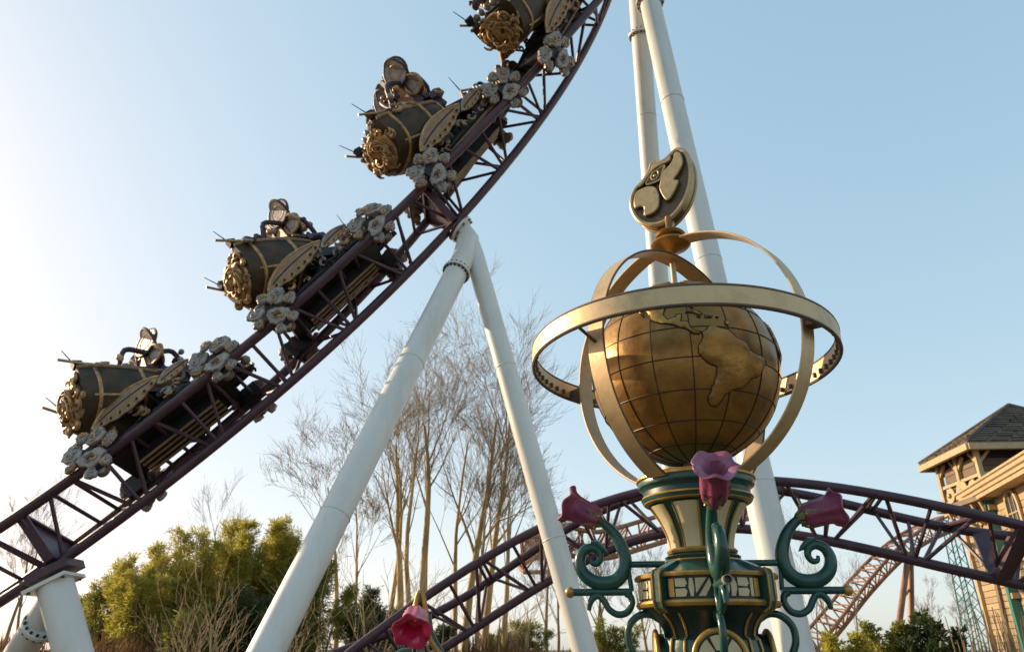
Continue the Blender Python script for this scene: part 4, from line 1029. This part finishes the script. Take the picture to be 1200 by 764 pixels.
bare_tree('bare_tree', 'spindly distant bare tree rising beside the tall white tube, right of the column', pos(985, 27),
          [(0, 0, 3.15, 0.048, -0.08, 0), (0.3, 0, 2.55, 0.04, 0.12, 0), (-0.8, 0.2, 2.55, 0.04, 0, 0)], 47, mt=TWIG, mtw=TWIG_FAR, depth=3, kids=(3, 5))
bare_tree('bare_tree', 'low grey bare tree behind the hedge under the far track', pos(1105, 36),
          [(0, 0, 2.55, 0.056, -0.1, 0), (0.4, 0, 2.4, 0.048, 0.12, 0)], 49, mt=TWIG, mtw=TWIG_FAR, kids=(4, 5))
bare_tree('bare_tree', 'pale distant bare tree behind the lowest end of the coaster', pos(8, 33),
          [(0, 0, 3.844, 0.08, 0.06, 0), (0.5, 0.1, 3.472, 0.072, -0.05, 0.02)], 51, mt=TWIG, mtw=TWIG_FAR, kids=(4, 6))
bare_tree('bare_tree', 'faint bare tree poking up behind the evergreen clump', pos(225, 26),
          [(0, 0, 3.675, 0.048, 0, 0)], 53, mt=TWIG, mtw=TWIG_FAR, depth=3, kids=(4, 6))
SG = 'bare shrubs in front of the evergreens'
for i, (px, Y, h, lab) in enumerate(((275, 12.5, 1.55, 'leafless tan shrub with fanned stems in front of the evergreens'),
                                     (225, 13.0, 1.25, 'low leafless shrub before the yellow green clump'),
                                     (335, 12.8, 1.2, 'scraggly leafless shrub beside the A frame left leg'),
                                     (430, 14.0, 1.7, 'tangled leafless shrub right of the A frame left leg'),
                                     (600, 14.5, 1.3, 'thin leafless shrub below the low purple track'),
                                     (505, 14.8, 1.3, 'wispy leafless shrub behind the crimson rose lamp'))):
    r_ = random.Random(80 + i)
    bare_tree('bare_shrub', lab, pos(px, Y), [(r_.uniform(-.3, .3), r_.uniform(-.2, .2), h * r_.uniform(.7, 1.1), r_.uniform(.02, .034), r_.uniform(-.55, .6), r_.uniform(-.2, .3)) for _ in range(8)],
              90 + i, mt=DRYSTEM, mtw=DRYSTEM, depth=2, kids=(3, 4), cat='shrub', group=SG, spread=0.6, wig=0.14, up=0.05)

# ------------------------------------------------------------------ evergreen clumps and hedge
def leafy(name, label, base, W, D, H, n, seed, m, size=0.13, narrow=0.26, plume=0.5, plumes=9, cat='shrub', group=None):
    """stems rising from the base, leaf-sized faces gathered along many arching sprays"""
    r_ = np.random.default_rng(seed); rr = random.Random(seed)
    o = thing(name, label, cat, (base[0], base[1], gh(base[0], base[1]) - 0.05), group)
    st = MB(); heads = []
    for k in range(plumes):
        a = rr.uniform(0, 6.283); q = rr.uniform(0, 1) ** 0.6
        tx, ty = W * 0.5 * q * math.cos(a), D * 0.5 * q * math.sin(a); th = H * (1 - 0.42 * q * q) * rr.uniform(0.82, 1.06)
        b = Vector((tx * 0.35, ty * 0.35, 0)); t = Vector((tx, ty, th)); mid = b.lerp(t, 0.55) + Vector((-tx * 0.15, -ty * 0.15, 0))
        path = spline([tuple(b), tuple(mid), tuple(t)], 5); st.tube(path, [0.035 * (1 - 0.8 * i / (len(path) - 1)) for i in range(len(path))], 5, cap=False); heads.append(np.array(path))
    st.build('stem', DRYSTEM, o, angle=180)
    # sprays: short twigs off the stems; leaves hang along them
    ns = n // 26; vs = np.zeros((ns * 26, 4, 3)); c = 0
    for k in range(ns):
        P = heads[r_.integers(len(heads))]; t = r_.uniform(0.12, 1.0) ** 0.75 * (len(P) - 1); i = min(int(t), len(P) - 2); p = P[i] + (P[i + 1] - P[i]) * (t - i)
        a = r_.uniform(0, 6.283); out = np.array([math.cos(a), math.sin(a), r_.uniform(-0.1, 0.9) + 1.6 * max(0, t / (len(P) - 1) - 0.7)]); out /= np.linalg.norm(out)
        reach = plume * r_.uniform(0.25, 1.0) * (1.15 - 0.65 * t / (len(P) - 1)); droop = np.array([0, 0, -0.22])
        s = r_.uniform(0.25, 1.0, 26)[:, None]
        c0 = p + out * reach * s + droop * reach * s * s + r_.normal(0, 0.035, (26, 3))
        d = out + r_.normal(0, 0.55, (26, 3)) + np.array([0, 0, -0.1]); d /= np.linalg.norm(d, axis=1)[:, None]
        w = np.cross(d, r_.normal(0, 1, (26, 3))); w /= np.linalg.norm(w, axis=1)[:, None]
        L = size * r_.uniform(0.6, 1.3, 26)[:, None]; Wd = L * narrow
        vs[c:c+26, 0] = c0; vs[c:c+26, 1] = c0 + d * L * 0.45 + w * Wd * 0.5; vs[c:c+26, 2] = c0 + d * L; vs[c:c+26, 3] = c0 + d * L * 0.45 - w * Wd * 0.5
        c += 26
    vs[:, :, 2] = np.maximum(vs[:, :, 2], 0.02)
    me = bpy.data.meshes.new('foliage'); V = vs.reshape(-1, 3); nf = c
    me.vertices.add(nf * 4); me.vertices.foreach_set('co', V.ravel()); me.loops.add(nf * 4); me.loops.foreach_set('vertex_index', np.arange(nf * 4))
    me.polygons.add(nf); me.polygons.foreach_set('loop_start', np.arange(nf) * 4); me.polygons.foreach_set('loop_total', np.full(nf, 4)); me.update(calc_edges=True)
    link('foliage', me, m, o)
    return o
EG = 'evergreen clump left of the A frame'
for i, (px, Y, W, H, n, m, lab, pl) in enumerate((
        (122, 17.0, 2.0, 1.75, 16000, LEAF_G, 'low olive evergreen shrub beside the white support post', .5),
        (165, 16.0, 2.0, 2.25, 22000, LEAF_Y, 'rounded yellow green evergreen shrub next to the support post', .55),
        (215, 16.6, 2.2, 2.75, 26000, LEAF_Y, 'tall sunlit yellow green evergreen with feathery crown', .6),
        (262, 17.4, 2.4, 2.95, 26000, LEAF_Y, 'tallest feathery evergreen in the clump', .55),
        (318, 17.8, 2.4, 2.8, 26000, LEAF_Y, 'pointed yellow green evergreen right of the tallest feathery one', .5),
        (365, 17.5, 2.5, 2.3, 24000, LEAF_G, 'olive evergreen directly behind the A frame left leg', .5),
        (300, 15.4, 2.0, 1.5, 16000, LEAF_D, 'low dark evergreen behind the leafless tan shrub', .5),
        (235, 15.0, 1.6, 1.1, 10000, LEAF_G, 'small olive shrub at the foot of the yellow green evergreens', .45),
        (425, 18.5, 2.2, 1.7, 14000, LEAF_D, 'thin dark evergreen between A frame left leg and bare trunks', .5),
        (490, 19.5, 2.6, 1.1, 10000, LEAF_D, 'low dark shrub at the foot of the golden trunks', .5),
        (720, 24, 3.0, 1.6, 10000, LEAF_G, 'distant olive shrub below the left rose arm', .5),
        (610, 22, 2.6, 1.2, 9000, LEAF_G, 'distant low olive shrub beyond the low purple track', .5))):
    leafy('evergreen_shrub', lab, pos(px, Y), W, 1.8, H * 1.14, int(n * 1.6), 200 + i, m, 0.11, 0.17, pl, 12 if n > 12000 else 8, group=EG if px < 400 else None)
HG = 'hedge row right of the column'
for i, (px, Y, W, H, lab) in enumerate(((985, 18.5, 2.2, 1.75, 'bright laurel bush beside the tall white tube'), (1040, 19, 2.0, 2.0, 'laurel bush under the far twin post support'),
                                        (1092, 18.6, 1.8, 2.15, 'dark laurel bush next to the tan board wall'), (930, 20, 1.8, 1.6, 'laurel bush behind the green column'))):
    leafy('laurel_bush', lab, pos(px, Y), W, 1.4, H, 15000, 300 + i, LEAF_Y if i == 0 else (LEAF_G if i == 1 else LEAF_D), 0.11, 0.42, 0.45, 12, group=HG)
# dead bracken and grass on the bank: one uncountable mass
r_ = np.random.default_rng(5); mb = MB(); N_ = 17000
xs_ = r_.uniform(-13.5, 3.5, N_); ys_ = r_.uniform(11.6, 15.5, N_)
for x, y in zip(xs_.tolist(), ys_.tolist()):
    h = (0.30 + 0.42 * (0.5 + 0.5 * math.sin(x * 1.7 + 2) * math.cos(y * 1.3 + x))) * random.uniform(0.6, 1.25); a = random.uniform(0, 6.283); l = random.uniform(0.1, 0.5) * h; w = random.uniform(0.006, 0.022)
    z = gh(x, y); c, s = math.cos(a), math.sin(a)
    mb.add([(x - s*w, y + c*w, z), (x + s*w, y - c*w, z), (x + c*l*.4 + s*w, y + s*l*.4 - c*w, z + h*.6), (x + c*l*.4 - s*w, y + s*l*.4 + c*w, z + h*.6), (x + c*l, y + s*l, z + h)], [(0,1,2,3),(3,2,4)])
me = bpy.data.meshes.new('dead_bracken'); me.from_pydata(mb.v, [], mb.f); me.update()
br = link('dead_bracken', me, BRACKEN, kind='stuff'); tag(br, 'rusty brown dead bracken and grass covering the bank', 'bracken')
# dry canes at the foot of the tower
for i, (px, Y) in enumerate(((1142, 15.5), (1170, 15.2), (1197, 15.6))):
    rr = random.Random(400 + i); x0, y0 = pos(px, Y); o = thing('dry_cane_clump', ['dry yellow cane clump beside the dark laurel', 'dry yellow cane clump before the tan board wall', 'dry yellow cane clump under the teal pilaster'][i], 'cane clump', (x0, y0, gh(x0, y0) - .03), 'dry canes before the tower')
    for k in range(22):
        h = rr.uniform(1.2, 2.15); bx, by = rr.uniform(-.32, .32), rr.uniform(-.2, .2); lx, ly = rr.uniform(-.28, .28), rr.uniform(-.15, .15)
        MB().tube([(bx, by, 0), (bx + lx*.45, by + ly*.4, h*.5), (bx + lx, by + ly, h)], [0.018, 0.015, 0.008], 6).build('cane', DRYSTEM, o)

# ------------------------------------------------------------------ themed timber tower
HZ = at(1107, 606, 27).z                               # soffit height of the big cornice
PF = at(1107, 606, 27); PN = atz(1200, 554, HZ)
dW = (PF - PN); dW.z = 0; dW.normalize(); nW = Vector((-dW.y, dW.x, 0)); nW = nW if nW.x < 0 else -nW     # nW: out of the lit flank
tw = thing('timber_tower', 'tan board tower with shingled roof, railed balcony and big pale cornice', 'tower', (PF.x + 2, PF.y - 2, 0))
def T(mb, name, m, par=None, **k):
    o = shifted(mb, tw).build(name, m, par if par else tw, **k); return o
W0 = PF - nW * 0.55 - dW * 0.35; W0.z = 0               # far bottom corner of the flank
LW = 15.0
core = MB(); inw = -nW * 6.0
q = [W0, W0 - dW * LW, W0 - dW * LW + inw, W0 + inw]
core.add([p + Vector((0, 0, -0.1)) - nW * 0.05 for p in q] + [p + Vector((0, 0, HZ)) - nW * 0.05 for p in q], [(0,1,2,3),(7,6,5,4),(0,4,5,1),(1,5,6,2),(2,6,7,3),(3,7,4,0)])
wall = T(core, 'wall', WOOD_GREY, smooth=False)
rows = 30; hh = HZ / rows; rr = random.Random(61)
segs = [0, 3.4, 7.2, 11.0, LW]
for i in range(rows):
    offs = rr.uniform(-0.8, 0.8)
    for j in range(4):
        s0 = 0 if j == 0 else segs[j] + offs; s1 = LW if j == 3 else segs[j+1] + offs
        a = W0 - dW * (s0 + 0.006) + Vector((0, 0, hh * (i + 0.5))); b = W0 - dW * (s1 - 0.006) + Vector((0, 0, hh * (i + 0.5)))
        ov = nW * rr.uniform(0.0, 0.014)
        T(MB().bar(a + ov, b + ov, 0.05, hh * 0.90, up=(0, 0, 1)), 'board', WOOD, wall, smooth=False)
# corner post and far end
T(MB().bar(W0 + nW * .03 + dW * .06, W0 + nW * .03 + dW * .06 + Vector((0, 0, HZ)), 0.22, 0.22, up=dW), 'corner_post', WOOD_PALE, wall, smooth=False)
# raking timber brace on the flank
def on_flank(px, py, out=0.06):
    d = ray(px, py); o0 = Vector((0, 0, EYE)); k = (W0 - o0).dot(nW) / d.dot(nW); return o0 + d * k + nW * out
T(MB().bar(on_flank(1163, 650), on_flank(1190, 764), 0.22, 0.12, up=nW), 'brace', WOOD_GREY, wall, smooth=False)
T(MB().bar(on_flank(1172, 640), on_flank(1204, 735), 0.14, 0.10, up=nW), 'brace', WOOD_PALE, wall, smooth=False)
# teal pilaster
pc = on_flank(1176, 630, 0.12); pz = Vector((pc.x, pc.y, 0))
pil = T(MB().bar(pz, pz + Vector((0, 0, HZ - 0.02)), 0.34, 0.22, up=dW), 'pilaster', TEAL, wall, smooth=False)
for z in (HZ - 0.25, HZ - 2.9): T(MB().bar(pz + Vector((0, 0, z)) - dW*0.22, pz + Vector((0, 0, z)) + dW*0.22, 0.28, 0.16), 'pilaster_band', WOOD_PALE, pil, smooth=False)
# arched window
wc = on_flank(1193, 602, 0.05); M = Matrix(((-dW.x, 0, nW.x, wc.x), (-dW.y, 0, nW.y, wc.y), (0, 1, 0, wc.z), (0, 0, 0, 1)))
arch = [(-0.45, -0.75), (0.45, -0.75)] + [(0.45*math.cos(R(a)), 0.25 + 0.45*math.sin(R(a))) for a in range(0, 181, 20)]
T(MB().prism(arch, -0.04, 0.02, M), 'window', GLASS, wall, smooth=False)
wn_ = [c for c in wall.children if c.name.startswith('window')][-1]
T(MB().tube([M @ Vector((x, y, 0.04)) for x, y in arch], 0.06, 6, closed=True), 'frame', WOOD_PALE, wn_)
for x in (-0.15, 0.15): T(MB().bar(M @ Vector((x, -0.75, 0.03)), M @ Vector((x, 0.62, 0.03)), 0.035, 0.03, up=nW), 'glazing_bar', WOOD_PALE, wn_, smooth=False)
for y in (-0.35, 0.05): T(MB().bar(M @ Vector((-0.44, y, 0.032)), M @ Vector((0.44, y, 0.032)), 0.035, 0.03, up=nW), 'glazing_bar', WOOD_PALE, wn_, smooth=False)
# cornice: stepped mouldings running along the flank
e0, e1 = PF + dW * 0.0, PF - dW * (LW + 0.3)
prof = [(-0.60, 0.0), (0.0, 0.0), (0.0, 0.11), (0.05, 0.13), (0.05, 0.22), (0.11, 0.26), (0.11, 0.36), (0.16, 0.39), (0.16, 0.45), (-0.60, 0.45)]
cor = MB(); n = len(prof)
cor.add([e + nW * o_ + Vector((0, 0, z)) for e in (e0, e1) for o_, z in prof], [(i, (i+1) % n, n + (i+1) % n, n + i) for i in range(n)] + [tuple(range(n)), tuple(range(n, 2*n))])
corn = T(cor, 'cornice', WOOD_PALE, smooth=False)
top = MB(); zt = HZ + 0.42
qq = [PF - nW*0.5, e1 - nW*0.5, e1 - nW*6.5, PF - nW*6.5]
top.add([Vector((p.x, p.y, HZ + 0.05)) for p in qq] + [Vector((p.x, p.y, zt)) for p in qq], [(0,1,2,3),(7,6,5,4),(0,4,5,1),(1,5,6,2),(2,6,7,3),(3,7,4,0)])
T(top, 'flat_roof', WOOD_GREY, smooth=False)

# turret: square shingled roof over a railed balcony
P2 = at(1133, 517, 23.0); ZE = P2.z; P1 = atz(1077, 545, ZE)
ed = (P1 - P2); S_ = ed.length; ed.normalize(); er = Vector((ed.y, -ed.x, 0)); er = er if er.x > 0 else -er
best = None                                            # depth of the roof to the right, from where its apex stands
for w_ in np.linspace(S_ * 0.8, S_ * 2.6, 60):
    c_ = P2 + ed * S_ * 0.5 + er * float(w_) * 0.5
    for k in np.linspace(0.8, 6, 120):
        p_ = proj(c_ + Vector((0, 0, float(k)))); e_ = abs(p_[0] - 1183) + abs(p_[1] - 476)
        if best is None or e_ < best[0]: best = (e_, float(w_), float(k))
SR = best[1]; P3 = P2 + er * SR; P4 = P1 + er * SR; CT = (P2 + P4) / 2; ap = CT + Vector((0, 0, best[2]))
rf = MB(); rf.add([P1, P2, P3, P4, ap] , [(0,1,4),(1,2,4),(2,3,4),(3,0,4)]); rf.add([P1 - Vector((0,0,.12)), P2 - Vector((0,0,.12)), P3 - Vector((0,0,.12)), P4 - Vector((0,0,.12)), P1, P2, P3, P4], [(0,1,2,3),(0,1,5,4),(1,2,6,5),(2,3,7,6),(3,0,4,7)])
roof = T(rf, 'roof', SHINGLE, smooth=False)
NR_ = 16
for (A, B) in ((P1, P2), (P2, P3)):
    nf_ = (B - A).cross(ap - A).normalized(); nf_ = nf_ if nf_.z > 0 else -nf_
    for i in range(NR_):
        t0, t1 = i / NR_, (i + 1) / NR_ + 0.015
        a0_, b0_ = A.lerp(ap, t0), B.lerp(ap, t0); a1_, b1_ = A.lerp(ap, min(1, t1)), B.lerp(ap, min(1, t1)); w = (b0_ - a0_).length; m_ = max(1, int(w / 0.62))
        for j in range(m_):
            f0, f1 = j / m_ + 0.012, (j + 1) / m_ - 0.012; l0, l1 = nf_ * rr.uniform(0.035, 0.07), nf_ * 0.012
            qs = [a0_.lerp(b0_, f0), a0_.lerp(b0_, f1), a1_.lerp(b1_, f1), a1_.lerp(b1_, f0)]
            v_ = [qs[0] + l0, qs[1] + l0, qs[2] + l1, qs[3] + l1, qs[0] + l1*.4, qs[1] + l1*.4]
            T(MB().add(v_, [(0,1,2,3),(0,4,5,1)]), 'shingle', SHINGLE, roof, smooth=False)
for (A, B) in ((P1, P2), (P2, P3), (P3, P4), (P4, P1)): T(MB().bar(A - Vector((0,0,.16)), B - Vector((0,0,.16)), 0.14, 0.20), 'fascia', WOOD_PALE, roof, smooth=False)
for A in (P1, P2, P3): T(MB().tube([A + Vector((0,0,.05)), ap + Vector((0,0,.06))], 0.06, 6), 'hip_ridge', SHINGLE, roof)
HB = 1.62; ZD = ZE - HB                                # balcony deck
ins = 0.42
def cor_(u_, v_): return P2 + ed * (ins + (S_ - 2*ins) * u_) + er * (ins + (SR - 2*ins) * v_)
def at_h(p, z): return Vector((p.x, p.y, z))
dk = MB(); qs = [P2 + ed*.15 + er*.15, P2 + er*(SR-.15) + ed*.15, P4 - ed*.15 - er*.15, P1 - ed*.15 + er*.15]
dk.add([at_h(p, ZD - 0.16) for p in qs] + [at_h(p, ZD) for p in qs], [(0,1,2,3),(7,6,5,4),(0,4,5,1),(1,5,6,2),(2,6,7,3),(3,7,4,0)])
deck = T(dk, 'balcony_deck', WOOD_GREY, smooth=False)
# cabin set back from the rail, carried down on the lower block
cab = MB(); o1, o2 = ed*0.35, er*0.10; cq = [cor_(0, 0)+o1+o2, cor_(0, 1)+o1, cor_(1, 1), cor_(1, 0)-ed*.2+o2]
cab.add([at_h(p, ZD - 0.1) for p in cq] + [at_h(p, ZE - .1) for p in cq], [(0,1,2,3),(7,6,5,4),(0,4,5,1),(1,5,6,2),(2,6,7,3),(3,7,4,0)])
cabin = T(cab, 'cabin_core', DARKIN, smooth=False)
for (A, B) in ((cq[0], cq[3]), (cq[0], cq[1])):
    nn = (B - A).cross(Vector((0, 0, 1))).normalized(); nn = nn if nn.dot(P2 - CT) > 0 else -nn
    for i in range(9):
        z = ZD + 0.13 + 0.25 * i
        if z > ZE - .3: break
        T(MB().bar(at_h(A, z) + nn*.02, at_h(B, z) + nn*.02, 0.04, 0.23), 'board', WOOD_GREY, cabin, smooth=False)
# posts with braces, rails, balusters, shields
cr = [cor_(0, 0), cor_(0, .5), cor_(0, 1), cor_(1, 0), cor_(.5, 0)]
for k, p in enumerate(cr):
    pst = T(MB().bar(at_h(p, ZD), at_h(p, ZE - .1), 0.15, 0.15, up=ed), 'post', WOOD_PALE, deck, smooth=False)
    for d_ in (ed, -ed, er, -er):
        if (k == 4 and abs(d_.dot(er)) > .5) or (k == 1 and abs(d_.dot(ed)) > .5): continue
        if k == 0 and (d_ == -ed or d_ == -er): continue
        if k == 3 and (d_.dot(ed) > .5 or d_.dot(er) < -.5): continue
        T(MB().bar(at_h(p, ZE - .62), at_h(p + d_ * .42, ZE - .2), 0.09, 0.09, up=(0, 0, 1)), 'knee_brace', WOOD_PALE, deck, smooth=False)
for (A, B) in ((cor_(0, 0), cor_(1, 0)), (cor_(0, 0), cor_(0, 1))):
    for z in (0.12, 0.66): T(MB().bar(at_h(A, ZD + z), at_h(B, ZD + z), 0.08, 0.10), 'rail', WOOD_PALE, deck, smooth=False)
    L = (B - A).length; nb = int(L / 0.42)
    for i in range(1, nb):
        p = A.lerp(B, i / nb); T(MB().bar(at_h(p, ZD + .14), at_h(p, ZD + .64), 0.06, 0.06, up=ed), 'baluster', WOOD_PALE, deck, smooth=False)
    nn = (B - A).cross(Vector((0, 0, 1))).normalized(); nn = nn if nn.dot(P2 - CT) > 0 else -nn
    for f, r_s in ((0.18, .26), (0.45, .36), (0.75, .26)):
        p = at_h(A.lerp(B, f), ZD + .30) + nn * .1
        sh_ = T(MB().disc(p, nn + Vector((0, 0, .1)), r_s, 0.06, 22), 'shield', WOOD_PALE, deck)
        T(MB().ball(p + nn * .04, .09, 10, 6), 'shield_boss', CARGOLD, deck)
    for i in range(5):
        p = A.lerp(B, (i + .5) / 5)
        T(MB().tube([at_h(p, ZD - .1) + nn*.15, at_h(p, ZD - .45) + nn*.05, at_h(p, ZD - .75) - nn*.5], .06, 6), 'bracket', WOOD_PALE, deck)
# teal lattice mast beyond the tower
lm = thing('lattice_mast', 'slim teal steel lattice mast left of the tan board wall', 'mast', (at(1133, 700, 33).x, 33, 0))
x0 = lm.location.x; tz = at(1122, 610, 33).z
for dx, dy in ((-.25, -.25), (.25, -.25), (.25, .25), (-.25, .25)): MB().tube([(dx*1.5, dy*1.5, 0), (dx*.8, dy*.8, tz)], 0.03, 5).build('chord', TEAL, lm)
for i in range(14):
    z0_, z1_ = tz*i/14, tz*(i+1)/14; s0_, s1_ = .25*(1.5 - .7*i/14), .25*(1.5 - .7*(i+1)/14)
    for sy in (-1, 1):
        MB().tube([(-s0_, sy*s0_, z0_), (s1_, sy*s1_, z1_)], 0.018, 4).build('lattice_bar', TEAL, lm)
        MB().tube([(sy*s0_, -s0_, z0_), (sy*s1_, s1_, z1_)], 0.018, 4).build('lattice_bar', TEAL, lm)
